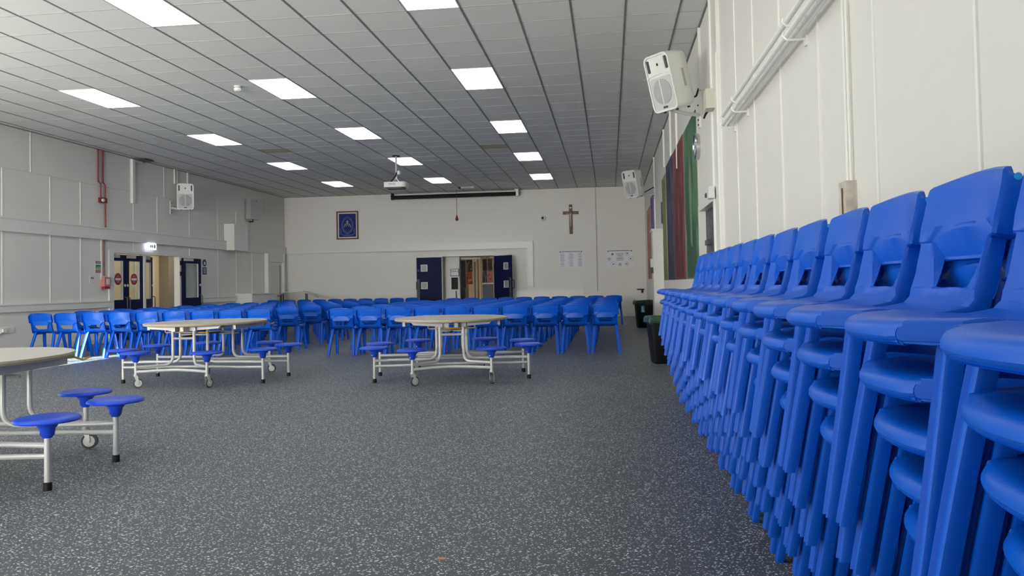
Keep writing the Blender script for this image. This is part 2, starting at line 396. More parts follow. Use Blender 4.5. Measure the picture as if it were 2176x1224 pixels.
window('window_2', 'y', YF-.03, -9.5, -3.0, .9, 2.25, 5, 'white framed window behind the camera')

# ---------------------------------------------------------------- left doorway (blue doors)
trim('trim_6', [((XL, 15.74, 0), (XL+.03, 15.9, 2.0)), ((XL, 18.53, 0), (XL+.03, 18.6, 2.0)), ((XL, 15.9, 1.93), (XL+.03, 18.53, 2.0)), ((XL-TH, 15.86, 0), (XL, 15.9, 1.93)), ((XL-TH, 17.08, 0), (XL-.01, 17.15, 1.93))], 'white door frame round the blue doors in the left wall', MTRIM, .004)
def glazed_door(name, label, loc, rz, w, handle_side, sign=False, h=1.9, kp='big'):
    """leaf lies in local XZ from x=0 (hinge) to x=w, thickness along y"""
    t = thing(name, label, 'door', loc, rz); t['kind'] = 'structure'
    s = .115 if w > .6 else .085
    bm = bm_(); zt, zm0, zm1, zb = h-.13, .9, .62, .2
    box(bm, (0, -.022, 0), (s, .022, h)); box(bm, (w-s, -.022, 0), (w, .022, h)); box(bm, (s, -.022, zt), (w-s, .022, h))
    box(bm, (s, -.022, zm1), (w-s, .022, zm0)); box(bm, (s, -.022, 0), (w-s, .022, zb))
    obj('door_frame', bm, MNAVY, t, smooth=False)
    for z0, z1 in ((zm0, zt), (zb, zm1)):
        bm = bm_(); box(bm, (s, -.004, z0), (w-s, .004, z1)); obj('glass_pane', bm, MGLASS, t, smooth=False)
        bm = bm_(); e = .012
        box(bm, (s, -.015, z0), (s+e, .015, z1)); box(bm, (w-s-e, -.015, z0), (w-s, .015, z1)); box(bm, (s+e, -.015, z0), (w-s-e, .015, z0+e)); box(bm, (s+e, -.015, z1-e), (w-s-e, .015, z1))
        obj('glazing_bead', bm, MWPL, t, smooth=False)
    hx = w-s*.45 if handle_side > 0 else s*.45
    bm = bm_(); tube(bm, [(hx, -.02, .62), (hx, -.07, .63), (hx, -.085, .66), (hx, -.085, .92), (hx, -.07, .95), (hx, -.02, .96)], .011, 8); obj('door_handle', bm, MDGREY, t)
    bm = bm_(); cyl(bm, (hx, -.022, 1.22), (hx, -.034, 1.22), .03, 16); obj('lock_disc', bm, MWPL, t)
    bm = bm_(); box(bm, (.02, -.06, h-.07), (.3*w/.6, -.022, h-.01)); tube(bm, [(.1, -.055, h-.02), (.16, -.12, h+.0), (.03, -.02, h+.01)], .008, 6); obj('door_closer', bm, MSTEEL, t, smooth=False)
    if sign:
        g = bpy.data.objects.new('no_entry_sign', None); 
        bm = bm_(); cx = w/2; cyl(bm, (cx, -.006, 1.36), (cx, -.0075, 1.36), .145, 32); sg = obj('round_sign', bm, MPAPER, t)
        bm = bm_(); cyl(bm, (cx, -.0076, 1.36), (cx, -.0085, 1.36), .13, 32); sg = obj('red_disc', bm, MSIGNRED, sg, label='red no entry disc with white bar')
        bm = bm_(); box(bm, (cx-.1, -.0095, 1.335), (cx+.1, -.0086, 1.385)); b2 = obj('white_bar', bm, MPAPER, sg.parent, smooth=False)
        bm = bm_()
        for dz, ww in ((.075, .07), (.055, .1), (-.05, .1), (-.07, .08)): box(bm, (cx-ww/2, -.0095, 1.36+dz), (cx+ww/2, -.0086, 1.36+dz+.008))
        obj('sign_lettering', bm, mat('faded_lettering', rgb(225, 170, 165), .6), sg.parent, smooth=False)
    return t
# leaves lie in the wall plane: local x -> +Y, local -y -> room (+X)
glazed_door('door_1', 'narrow blue glazed door leaf nearest the fire alarm point', (XL-.06, 15.9, 0), math.pi/2, .52, 1, sign=True)
glazed_door('door_2', 'blue glazed door leaf with a no entry sign beside the white mullion', (XL-.06, 17.07, 0), math.pi/2, .64, -1, sign=True)
bpy.data.objects['door_2'].location = (XL-.06, 16.43, 0)
glazed_door('door_3', 'blue glazed door leaf swung out into the corridor', (XL-.1, 17.2, 0), math.pi*.5+.30, .68, 1)
glazed_door('door_4', 'blue glazed door leaf folded back flat against the left wall', (XL+.05, 18.62, 0), math.pi/2-.05, .80, 1)
for z in (1.72, 1.45, .3):
    bm = bm_(); box(bm, (XL+.03, 18.53, z), (XL+.06, 18.62, z+.11)); obj('hinge', bm, MBLK, bpy.data.objects['door_4'], smooth=False).matrix_parent_inverse = bpy.data.objects['door_4'].matrix_world.inverted() if False else Matrix.LocRotScale(Vector((XL+.05, 18.62, 0)), Matrix.Rotation(math.pi/2-.05, 3, 'Z'), None).inverted()
# corridor beyond the left doorway
CXF = XL-2.6
bm = bm_(); box(bm, (CXF-.1, 13.2, 0), (CXF, 24.6, 2.6)); struct(obj('wall_corridor_far', bm, MCREAM, smooth=False), 'cream corridor wall seen through the blue doors', 'wall')
bm = bm_(); box(bm, (CXF, 13.1, 0), (XL-TH, 13.2, 2.6)); box(bm, (CXF, 24.5, 0), (XL-TH, 24.6, 2.6)); struct(obj('wall_corridor_ends', bm, MCREAM, smooth=False), 'end walls of the side corridor', 'wall')
bm = bm_(); box(bm, (CXF-.1, 13.1, 2.6), (XL-TH, 24.6, 2.7)); struct(obj('ceiling_corridor', bm, MTILE, smooth=False), 'ceiling of the side corridor', 'ceiling')
for y in (21.95, 22.65):
    bm = bm_(); box(bm, (CXF, y, 0), (CXF+.3, y+(.38 if y < 22 else .5), 2.6)); struct(obj('wall_pier', bm, mat('taupe_wall', rgb(150, 142, 130), .6), smooth=False), 'grey white pier in the side corridor, %s' % ('seen in the open doorway' if y < 22 else 'the farther one'), 'wall')
for y in (17.6, 19.2, 20.7):
    bm = bm_(); box(bm, (CXF, y, .0), (CXF+.03, y+.06, 2.0)); box(bm, (CXF, y+.9, 0), (CXF+.03, y+.96, 2.0)); box(bm, (CXF, y+.06, 1.94), (CXF+.03, y+.9, 2.0))
    struct(obj('trim_7', bm, MWPL, smooth=False), 'white door lining on the corridor wall, %s' % {17.6: 'left one', 19.2: 'middle one', 20.7: 'right one'}[y], 'trim')
area('corridor_light', (XL-1.3, 19.5, 2.5), (0, 0, 0), 1.2, 7, 58, (1, .93, .8))  # warm area lamp facing down under the corridor ceiling, no fixture modelled
t = thing('paper_towel_dispenser', 'white and grey towel dispenser on the corridor wall through the open door', 'dispenser', (CXF+.0, 22.49, 1.18))
bm = bm_(); box(bm, (0, -.14, 0), (.18, .14, .34)); obj('housing', bm, MWPL, t, bevel=.02)
bm = bm_(); box(bm, (.18, -.07, .06), (.186, .07, .26)); obj('window_strip', bm, MDGREY, t, smooth=False)

# wall fittings on the left wall
def flat_x(name, y0, y1, z0, z1, m, d=.006, x=XL, s=1, parent=None, bevel=0):
    bm = bm_(); box(bm, (x, y0, z0), (x+s*d, y1, z1)); return obj(name, bm, m, parent, smooth=False, bevel=bevel)
t = thing('exit_sign', 'small glowing white exit sign above the blue doors', 'sign', (XL+.05, 17.24, 2.05))
bm = bm_(); box(bm, (0, -.16, 0), (.05, .16, .16)); obj('lit_box', bm, MSIGN, t, bevel=.01)
bm = bm_()
for y in (-.09, -.02): box(bm, (.05, y, .05), (.052, y+.045, .11))
box(bm, (.05, .06, .04), (.052, .12, .12)); obj('pictogram', bm, mat('exit_green', rgb(90, 140, 170), .5), t, smooth=False)
bm = bm_(); box(bm, (-.05, -.03, .13), (.02, .03, .16)); obj('bracket', bm, MWPL, t, smooth=False)
def pipe(name, pts, r, m, label, cat='pipe', group=None):
    bm = bm_(); tube(bm, pts, r, 8); return tag(obj(name, bm, m), label, cat, group)
pipe('red_conduit', [(XL+.03, 15.38, ZC), (XL+.03, 15.38, 3.42), (XL+.05, 15.43, 3.38), (XL+.05, 15.43, 3.08)], .016, MRED, 'shorter red conduit dropping from the ceiling on the left wall')
pipe('red_conduit', [(XL+.03, 15.53, ZC), (XL+.03, 15.53, 3.42), (XL+.05, 15.58, 3.38), (XL+.05, 15.58, 2.46)], .018, MRED, 'long red conduit dropping from the ceiling down to the white rail')
pipe('red_conduit', [(XL+.03, 15.56, 2.19), (XL+.03, 15.56, 1.42)], .014, MRED, 'thin red conduit between the white rail and the call point')
flat_x('cable_tray_strip', 15.49, 15.53, 1.35, 2.19, MWPL, .02); tag(bpy.data.objects['cable_tray_strip'], 'slim white trunking beside the red conduit', 'trunking')
t = thing('alarm_sounder', 'small red and white alarm sounder where the red conduits meet', 'alarm', (XL, 15.52, 2.98))
bm = bm_(); box(bm, (0, -.1, 0), (.07, .1, .11)); obj('housing', bm, MDRED, t, bevel=.01)
bm = bm_(); cyl(bm, (.07, -.06, .05), (.1, -.06, .05), .035, 14); obj('sounder_cap', bm, MWPL, t)
t = thing('fire_call_point', 'pale red fire alarm call point left of the blue doors', 'alarm', (XL, 15.6, 1.2))
bm = bm_(); box(bm, (0, -.11, 0), (.09, .11, .2)); obj('housing', bm, mat('faded_red', rgb(196, 132, 128), .4), t, bevel=.01)
bm = bm_(); box(bm, (.09, -.05, .04), (.098, .05, .16)); obj('clear_cover', bm, MWPL, t, smooth=False)
bm = bm_(); box(bm, (0, -.09, -.05), (.08, .09, 0)); obj('lower_lip', bm, MSIGNRED, t, bevel=.01)
t = thing('light_switch', 'white double light switch plate left of the call point', 'switch', (XL, 15.19, 1.27))
bm = bm_(); box(bm, (0, -.075, 0), (.012, .075, .15)); obj('plate', bm, MWPL, t, bevel=.003)
for dy in (-.03, .02):
    bm = bm_(); box(bm, (.012, dy, .09), (.018, dy+.018, .125)); obj('rocker', bm, MBLK, t, smooth=False)
t = thing('safety_notice', 'small red green and purple fire notice left of the blue doors', 'sign', (XL, 15.41, 1.48))
bm = bm_(); box(bm, (0, -.1, 0), (.005, .1, .26)); obj('board', bm, MPAPER, t, smooth=False)
for z0, z1, m in ((.2, .255, mat('sign_purple', rgb(90, 40, 90), .5)), (.09, .18, MSIGNGRN), (0.01, .075, MSIGNRED)):
    bm = bm_(); box(bm, (.005, -.095, z0), (.0065, .095, z1)); obj('colour_band', bm, m, t, smooth=False)
    bm = bm_()
    for k in range(2): box(bm, (.0066, -.07, z0+.015+k*.022), (.0075, .07, z0+.022+k*.022))
    obj('print_line', bm, MPAPER, t, smooth=False, kind='stuff')
t = thing('mandatory_sign', 'blue round and square keep shut sign right of the folded blue door', 'sign', (XL, 19.80, 1.5))
bm = bm_(); cyl(bm, (0, 0, .31), (.006, 0, .31), .095, 24); obj('round_symbol', bm, MSIGNBLUE, t)
bm = bm_(); cyl(bm, (.006, 0, .3), (.007, 0, .3), .045, 16); obj('pictogram', bm, MPAPER, t)
bm = bm_(); box(bm, (0, -.105, 0), (.006, .105, .19)); obj('text_board', bm, MSIGNBLUE, t, smooth=False)
bm = bm_()
for k in range(3): box(bm, (.006, -.07, .035+k*.05), (.007, .07, .055+k*.05))
obj('print_line', bm, MPAPER, t, smooth=False, kind='stuff')
t = thing('cable_conduit', 'white square trunking with a bent top end on the left wall', 'trunking', (XL, 16.6, 3.08))
bm = bm_(); box(bm, (0, -.045, 0), (.06, .045, 1.0)); obj('upright', bm, MWPL, t, bevel=.004)
bm = bm_(); box(bm, (0, .045, .95), (.06, .33, .995)); obj('top_arm', bm, MWPL, t, bevel=.004)
bm = bm_(); box(bm, (0, .05, .995), (.3, .4, 1.02)); obj('ceiling_plate', bm, MDGREY, t, smooth=False)
for dy, l, e in ((18.36, 'left', 3.75), (18.47, 'middle', 3.75), (18.98, 'right', 3.75)):
    tag(flat_x('cable_cover', dy-.022, dy+.022, e, ZC-.005, MWPL, .03), 'short white cable cover running up behind the left wall speaker, %s of three' % l, 'trunking', 'cable covers above the left speaker')
# socket low on the left wall
t = thing('wall_socket', 'white double wall socket low at the left edge', 'socket', (XL, 12.86, .38))
bm = bm_(); box(bm, (0, -.16, 0), (.02, .16, .1)); obj('plate', bm, MWPL, t, bevel=.004)
bm = bm_(); box(bm, (.02, -.14, .02), (.06, -.06, .08)); tube(bm, [(.04, -.1, .04), (.05, -.25, -.02), (.05, -.8, -.05)], .008, 6); obj('plug_lead', bm, MWPL, t)

# alcove door at the far left corner
t = thing('door_5', 'narrow white glazed door in the far left corner', 'door', (XL, 24.1, 0)); t['kind'] = 'structure'
bm = bm_(); box(bm, (0, -.62, 0), (.12, -.45, 2.2)); box(bm, (0, .6, 0), (.12, .7, 2.2)); box(bm, (0, -.45, 1.95), (.1, .6, 2.2)); obj('door_frame', bm, MTRIM, t, smooth=False, bevel=.006)
bm = bm_(); box(bm, (0, -.45, 0), (.04, .6, 1.95)); obj('leaf', bm, MWPL, t, smooth=False)
bm = bm_(); box(bm, (.04, .42, .3), (.05, .45, 1.85)); obj('edge_gap', bm, MDGREY, t, smooth=False)
t = thing('low_white_cupboard', 'low white boxed cupboard under the dado in the left corner', 'cupboard', (XL, 22.5, 0))
bm = bm_(); box(bm, (0, -.95, 0), (.5, .75, .93)); obj('body', bm, MTRIM, t, bevel=.01)
bm = bm_(); box(bm, (0, -.98, .93), (.53, .78, .96)); obj('lid', bm, MTRIM, t, bevel=.005)
t = thing('folded_table', 'pale folded table leaning open in the far left corner', 'table', (-10.05, 24.0, 0), .3)
bm = bm_(); prism(bm, [(-.45, .86), (-.2, .98), (.35, 1.0), (.36, .98), (-.2, .955), (-.44, .84)], lambda u, v, d: (u, d, v), -.35, .35); obj('back_leaf', bm, MTOP, t, smooth=False)
bm = bm_(); prism(bm, [(.35, 1.0), (.8, .80), (.8, .775), (.34, .975)], lambda u, v, d: (u, d, v), -.35, .35); obj('front_leaf', bm, MTOP, t, smooth=False)
for sx in (-.3, .45):
    for sy in (-.28, .28):
        bm = bm_(); tube(bm, [(sx, sy, .93 if sx > 0 else .9), (sx, sy, 0)], .015, 8); obj('leg', bm, MBLK, t)

# ---------------------------------------------------------------- end wall doorway
trim('trim_8', [((-5.5, YB-.03, 0), (-5.38, YB, 2.08)), ((-3.68, YB-.03, 0), (-3.58, YB, 2.08)), ((-5.38, YB-.03, 2.02), (-3.68, YB, 2.08))], 'white door frame in the end wall', MTRIM, .004)
def solid_door(name, label, loc, rz, w, flip):
    t = thing(name, label, 'door', loc, rz); t['kind'] = 'structure'
    bm = bm_()
    xs = [0, .5*w-.12 if not flip else .5*w-.12]; a = w-.36 ; b = a+.22; zs = [(.98, 1.2), (1.55, 1.77)]
    box(bm, (0, -.022, 0), (a, .022, 2.0)); box(bm, (b, -.022, 0), (w, .022, 2.0))
    z = 0
    for z0, z1 in zs: box(bm, (a, -.022, z), (b, .022, z0)); z = z1
    box(bm, (a, -.022, z), (b, .022, 2.0)); obj('leaf', bm, MNAVY, t, smooth=False)
    for z0, z1 in zs:
        bm = bm_(); box(bm, (a+.012, -.006, z0+.012), (b-.012, .006, z1-.012)); obj('vision_panel', bm, mat('obscured_glass', rgb(150, 158, 156), .25) if 'obscured_glass' not in bpy.data.materials else bpy.data.materials['obscured_glass'], t, smooth=False)
        bm = bm_()
        for lo, hi in (((a, -.028, z0), (a+.014, .028, z1)), ((b-.014, -.028, z0), (b, .028, z1)), ((a+.014, -.028, z0), (b-.014, .028, z0+.014)), ((a+.014, -.028, z1-.014), (b-.014, .028, z1))): box(bm, lo, hi)
        obj('panel_bead', bm, MWPL, t, smooth=False)
    bm = bm_(); box(bm, (w-.1, -.028, .1), (w, -.022, 1.3)); obj('push_plate', bm, MDGREY, t, smooth=False)
    bm = bm_(); cyl(bm, (w-.06, -.023, 1.58), (w-.06, -.032, 1.58), .04, 16); obj('sign_disc', bm, MSIGNBLUE, t)
    bm = bm_(); tube(bm, [(w+.0, .03, .95), (w+.03, .06, .98), (w+.03, .06, 1.2), (w, .03, 1.23)], .012, 8); obj('door_handle', bm, MBLK, t)
    return t
solid_door('door_6', 'left navy double door leaf folded back against the end wall', (-5.40, YB-.07, 0), math.pi, .82, False)
for c in bpy.data.objects['door_6'].children: pass
solid_door('door_7', 'right navy double door leaf half open beside the end wall doorway', (-3.66, YB-.06, 0), -.72, .82, True)
# flip so that the room side of both leaves faces the camera
bpy.data.objects['door_6'].scale = (1, -1, 1)
# corridor behind the end wall
bm = bm_(); box(bm, (-7.5, YB+4.2, 0), (-1.5, YB+4.3, 2.7)); struct(obj('wall_lobby_far', bm, MCREAM, smooth=False), 'cream lobby wall seen through the end doors', 'wall')
bm = bm_(); box(bm, (-7.5, YB+TH, 2.6), (-1.5, YB+4.2, 2.7)); struct(obj('ceiling_lobby', bm, MTILE, smooth=False), 'lobby ceiling', 'ceiling')
bm = bm_(); box(bm, (-7.6, YB+TH, 0), (-7.5, YB+4.3, 2.7)); box(bm, (-1.5, YB+TH, 0), (-1.4, YB+4.3, 2.7)); struct(obj('wall_lobby_sides', bm, MCREAM, smooth=False), 'lobby side walls', 'wall')
area('lobby_light', (-4.6, YB+2.2, 2.55), (0, 0, 0), 3, 1.2, 8, (1, .88, .7))
bm = bm_(); box(bm, (-5.45, YB+.5, 0), (-5.0, YB+.6, 2.6)); struct(obj('wall_lobby_return', bm, MW, smooth=False), 'grey white return wall just inside the end doorway', 'wall')
bm = bm_(); box(bm, (-5.38, YB+.44, 0), (-4.99, YB+.5, 2.02)); box(bm, (-5.0, YB+.42, 0), (-4.9, YB+.6, 2.1)); obj('trim_9', bm, MTRIM, smooth=False); struct(bpy.data.objects['trim_9'], 'white jamb of the inner screen in the lobby', 'trim')
t = thing('inner_screen', 'timber framed glazed screen in the lobby behind the end doors', 'screen', (0, YB+.7, 0))
for x0, x1, z0, z1, m in ((-4.92, -4.26, 1.94, 2.0, MWPL), (-3.95, -3.55, 1.96, 2.0, MWPL), (-4.30, -4.24, 0, 1.94, MTIMBER), (-4.22, -4.19, 0, 1.94, MTIMBER), (-3.83, -3.78, 0, 1.94, MTIMBER), (-3.72, -3.50, 0, 1.94, MTIMBER), (-4.19, -3.83, 1.10, 1.14, MWPL)):
    bm = bm_(); box(bm, (x0, 0, z0), (x1, .06, z1)); obj('timber_post' if x1-x0 < .3 else 'rail', bm, m, t, smooth=False)
bm = bm_(); box(bm, (-4.19, .01, 0), (-3.83, .04, 1.1)); obj('grey_panel', bm, MDGREY, t, smooth=False)
bm = bm_(); box(bm, (-4.66, 0, 0), (-4.36, .04, 1.94)); obj('door_leaf', bm, MTIMBER, t, smooth=False)
bm = bm_(); box(bm, (-4.47, -.006, .3), (-4.41, 0, 1.85)); obj('glass_slot', bm, MDGREY, t, smooth=False)
CO = [rgb(30, 26, 40), rgb(200, 150, 40), rgb(160, 50, 30), rgb(30, 60, 40), rgb(210, 110, 120), rgb(40, 46, 54)]
def hanging(x, z0, z1, w, cs, label):
    t = thing('hanging_coat' if z0 < 1.2 else 'wall_display', label, 'coat' if z0 < 1.2 else 'display', (x, YB+.62, 0))
    cs = [cs[:max(1, len(cs)//2)], cs[max(1, len(cs)//2):]]; n = 2
    for i, cc in enumerate(cs):
        c = cc[0]
        bm = bm_(); za = z0+(z1-z0)*i/n; zb = z0+(z1-z0)*(i+1)/n
        prism(bm, [(-w/2*(1-.2*(i % 2)), za), (w/2, za+.01), (w/2*(.75+.2*(i % 2)), zb), (-w/2*.8, zb)], lambda u, v, d: (u, d, v), 0, .05)
        obj('coloured_piece', bm, painting('cloth', cc[0], CO[0] if len(cc) > 1 else c, cc[-1], x*7+i, (1, 1, .6), 14), t, smooth=False)
hanging(-4.83, .05, 1.9, .16, [CO[0], CO[0], CO[5]], 'dark purple coat hanging at the left of the lobby screen')
hanging(-4.62, 1.1, 1.92, .2, [CO[2], CO[1], CO[0], CO[2], CO[1]], 'orange and yellow wall display in the lobby')
hanging(-4.1, 1.15, 1.93, .15, [CO[5], rgb(150, 150, 150), CO[0], CO[5]], 'black and grey painted display above the grey lobby panel')
hanging(-3.93, 1.15, 1.93, .15, [CO[4], CO[2], CO[3], CO[2]], 'red and pink painted display above the grey lobby panel')
hanging(-3.77, .3, 1.75, .05, [CO[0], CO[0]], 'narrow black strap hanging beside the right lobby post')
t = thing('sign_stand', 'black floor stand with a year group sign inside the end doorway', 'sign stand', (-5.06, YB+.32, 0))
bm = bm_(); tube(bm, [(0.07, 0, 0), (0.05, 0, .9)], .014, 8); cyl(bm, (.07, 0, 0), (.07, 0, .02), .13, 16); obj('stand_pole', bm, MBLK, t)
bm = bm_(); box(bm, (-.09, -.05, .95), (.1, .05, 1.34)); obj('leaflet_box', bm, MBLK, t, bevel=.01, label='black leaflet box')
bm = bm_(); box(bm, (-.12, -.03, 1.38), (.16, .0, 1.62)); obj('sign_frame', bm, MBLK, t, smooth=False)
bm = bm_(); box(bm, (-.105, -.034, 1.395), (.145, -.03, 1.605)); obj('sign_face', bm, MPAPER, t, smooth=False)
text('sign_lettering', 'YEAR 6', .075, MINK2, t, (.02, -.036, 1.54), (math.pi/2, 0, 0))

# ---------------------------------------------------------------- things on the end wall
t = thing('framed_banner', 'wood framed dark blue embroidered crest banner on the end wall', 'picture', (-8.545, YB, 3.13))
bm = bm_(); w, h = .37, .465
for lo, hi in (((-w, -.04, -h), (-w+.045, 0, h)), ((w-.045, -.04, -h), (w, 0, h)), ((-w+.045, -.04, -h), (w-.045, 0, -h+.045)), ((-w+.045, -.04, h-.045), (w-.045, 0, h))): box(bm, lo, hi)
obj('frame', bm, MFRAMEPIC, t, smooth=False, bevel=.006)
bm = bm_(); box(bm, (-w+.045, -.018, -h+.045), (w-.045, 0, h-.045)); obj('mount', bm, MPAPER, t, smooth=False)
bm = bm_(); box(bm, (-w+.08, -.022, -h+.08), (w-.08, -.018, h-.08)); obj('blue_cloth', bm, MPICBLUE, t, smooth=False)
def vesica(a, b, k=24):
    pts = []
    for i in range(k): s = i/k*2*math.pi; pts.append((math.copysign(abs(math.cos(s))**1.0, math.cos(s))*a, math.copysign(abs(math.sin(s))**.75, math.sin(s))*b))
    return pts
bm = bm_()
def almond(a, b, k=12):
    r = (a*a+b*b)/(2*a); h = math.asin(b/r); out = []
    for sg in (1, -1):
        for i in range(k): q = -h+2*h*i/k; out.append((sg*(r*math.cos(q)-(r-a)), sg*r*math.sin(q)))
    return out
for a, b, rr in ((.19, .285, .014), (.155, .235, .007)):
    pts = almond(a, b); tube(bm, [(x, -.024, z) for x, z in pts+[pts[0]]], rr, 6)
obj('almond_border', bm, MPICPALE, t)
bm = bm_()
tube(bm, [(-.11, -.026, -.06), (-.08, -.026, .05), (-.045, -.026, -.04), (0, -.026, .03), (.045, -.026, -.04), (.08, -.026, .05), (.11, -.026, -.06)], .011, 6)
tube(bm, [(0, -.026, .05), (0, -.026, .17)], .01, 6); tube(bm, [(-.05, -.026, .1), (0, -.026, .14), (.05, -.026, .1)], .009, 6); tube(bm, [(-.055, -.026, .02), (0, -.026, .09), (.055, -.026, .02)], .008, 6)
obj('monogram', bm, MPICGOLD, t)
bm = bm_(); tube(bm, [(-.24, -.026, -.1), (-.22, -.026, -.2), (-.25, -.026, -.28), (-.12, -.026, -.33), (.12, -.026, -.33), (.25, -.026, -.28), (.22, -.026, -.2), (.24, -.026, -.1)], .014, 6); obj('ribbon_scroll', bm, MPICPALE, t)

t = thing('crucifix', 'dark wooden crucifix with a metal figure on the end wall', 'crucifix', (-1.19, YB, 3.12))
bm = bm_(); box(bm, (-.05, -.03, -.48), (.05, 0, .46)); obj('upright_beam', bm, MWOOD, t, bevel=.006)
bm = bm_(); box(bm, (-.25, -.034, .15), (.25, 0, .245)); obj('cross_beam', bm, MWOOD, t, bevel=.006)
bm = bm_(); box(bm, (-.035, -.038, .335), (.035, -.03, .375)); obj('title_plate', bm, MPAPER, t, smooth=False)
me = bpy.data.meshes.new('figure'); P = [(0, -.05, -.02), (0, -.055, .06), (0, -.055, .145), (0, -.065, .17), (.01, -.075, .205), (-.05, -.05, .15), (-.12, -.045, .18), (-.2, -.042, .21), (.05, -.05, .15), (.12, -.045, .18), (.2, -.042, .21), (-.018, -.055, -.05), (.018, -.055, -.05), (-.012, -.07, -.15), (.012, -.07, -.15), (-.004, -.045, -.26), (.008, -.045, -.26)]
E_ = [(0, 1), (1, 2), (2, 3), (3, 4), (2, 5), (5, 6), (6, 7), (2, 8), (8, 9), (9, 10), (0, 11), (0, 12), (11, 13), (12, 14), (13, 15), (14, 16)]
me.from_pydata(P, E_, []); fo = bpy.data.objects.new('figure', me); C.objects.link(fo)
sk = fo.modifiers.new('s', 'SKIN'); RR = [.03, .034, .036, .016, .026, .02, .013, .01, .02, .013, .01, .022, .022, .016, .016, .011, .011]
for v, r in zip(me.skin_vertices[0].data, RR): v.radius = (r, r*.8)
me.skin_vertices[0].data[0].use_root = True
sb = fo.modifiers.new('b', 'SUBSURF'); sb.levels = 1
me2 = bpy.data.meshes.new_from_object(fo.evaluated_get(bpy.context.evaluated_depsgraph_get())); bpy.data.objects.remove(fo)
me2.materials.clear(); me2.materials.append(MPEWTER); me2.shade_smooth(); fo = bpy.data.objects.new('figure', me2); C.objects.link(fo); fo.parent = t; fo['label'] = 'pale metal figure with outstretched arms'

def poster(x0, x1, z0, z1, label, kind):
    t = thing('paper_poster', label, 'poster', ((x0+x1)/2, YB, (z0+z1)/2)); w, h = (x1-x0)/2, (z1-z0)/2
    bm = bm_(); box(bm, (-w, -.004, -h), (w, 0, h)); obj('sheet', bm, MPAPER, t, smooth=False)
    bm = bm_(); box(bm, (-w*.75, -.0055, h*.78), (w*.75, -.004, h*.84)); obj('title_print', bm, MINK, t, smooth=False)
    for sx in (-1, 1):
        bm = bm_(); prism(bm, [(sx*w*.86-.03, h*.72), (sx*w*.86+.03, h*.72), (sx*w*.86, h*.9)], lambda u, v, d: (u, d, v), -.0055, -.004); obj('emblem', bm, MINK, t, smooth=False)
    bm = bm_()
    rnd = random.Random(kind)
    if kind == 1:
        for c in (-.72, 0, .72):
            for r in range(13):
                ww = w*rnd.uniform(.13, .2); z = h*(.6-.115*r)
                box(bm, (w*c-ww, -.005, z), (w*c+ww, -.004, z+.008))
    else:
        for r in range(7): ww = w*rnd.uniform(.18, .3); z = h*(.5-.12*r); box(bm, (-ww, -.005, z), (ww, -.004, z+.01))
        for (a, b, r) in ((-.55, .45, .03), (.55, .5, .06), (-.8, -.05, .06), (.8, -.05, .07), (-.5, -.6, .08), (0, -.65, .05), (.5, -.6, .06)):
            for k in range(14):
                s = k*math.pi/7; cx, cz = w*a+r*math.cos(s), h*b+r*math.sin(s); box(bm, (cx-.006, -.005, cz-.006), (cx+.006, -.004, cz+.006))
            box(bm, (w*a-.02, -.005, h*b-.015), (w*a+.02, -.004, h*b+.02))
    obj('print', bm, MINK, t, smooth=False, kind='stuff')
poster(-1.60, -.82, 1.55, 2.14, 'white printed text poster left of the thin pipe on the end wall', 1)
poster(-.09, .75, 1.53, 2.13, 'white printed poster with small circles right of the thin pipe', 2)
t = thing('thin_pipe', 'thin grey vertical pipe with clips on the end wall', 'pipe', (-.395, YB, 0))
bm = bm_(); tube(bm, [(0, -.03, .8), (0, -.03, ZC)], .011, 8); obj('pipe_run', bm, MSTEEL, t)
for z in (.95, 1.6, 2.2, 2.8, 3.5):
    bm = bm_(); box(bm, (-.02, -.045, z), (.02, 0, z+.03)); obj('pipe_clip', bm, MSTEEL, t, smooth=False)
t = thing('security_camera', 'small white dome camera left of the crucifix', 'camera', (-2.06, YB, 3.17))
bm = bm_(); lathe(bm, [(0, .09), (.05, .085), (.075, .06), (.085, .03), (.085, 0), (0, 0)], 20); obj('housing', bm, MWPL, t, rot=(math.pi/2, 0, 0))
bm = bm_(); lathe(bm, [(0, .045), (.03, .035), (.042, .01), (.042, 0), (0, 0)], 16); obj('lens_dome', bm, MBLK, t, loc=(-.02, -.07, 0), rot=(math.pi/2, 0, 0))
t = thing('door_holder', 'black hook shaped door holder on the far right wall corner', 'hook', (1.0, YB, .85))
bm = bm_(); box(bm, (-.16, -.08, -.03), (.06, 0, .01)); box(bm, (-.03, -.08, -.12), (.03, -.02, -.03)); obj('hook_body', bm, MBLK, t, bevel=.008)

# projection screen case
t = thing('projector_screen', 'long black roller projector screen case under the ceiling', 'screen', (-4.9, YB-.25, 3.97))
bm = bm_(); tube(bm, [(-2.0, 0, 0), (2.0, 0, 0)], .055, 14); obj('roller_case', bm, MBLK, t)
bm = bm_(); box(bm, (-1.98, -.06, -.075), (1.98, -.02, -.04)); obj('bottom_bar', bm, MBLK, t, bevel=.005)
for s in (-1, 1):
    bm = bm_(); box(bm, (s*2.0, -.05, -.08), (s*2.08, .06, .13)); box(bm, (s*2.06, -.03, .02), (s*2.1, .25, .05)); obj('end_bracket', bm, MCHROME if s > 0 else MBLK, t, bevel=.006)
    bm = bm_(); box(bm, (s*1.95, -.01, .05), (s*1.97, .01, .15)); obj('hanger', bm, MSTEEL, t, smooth=False)
t = thing('pull_cord', 'dark cord with a red bulb end hanging in front of the screen case', 'cord', (-4.78, YB-.5, 0))
bm = bm_(); tube(bm, [(0, 0, ZC), (0, 0, 3.3)], .008, 6); obj('cord', bm, MDRED, t)
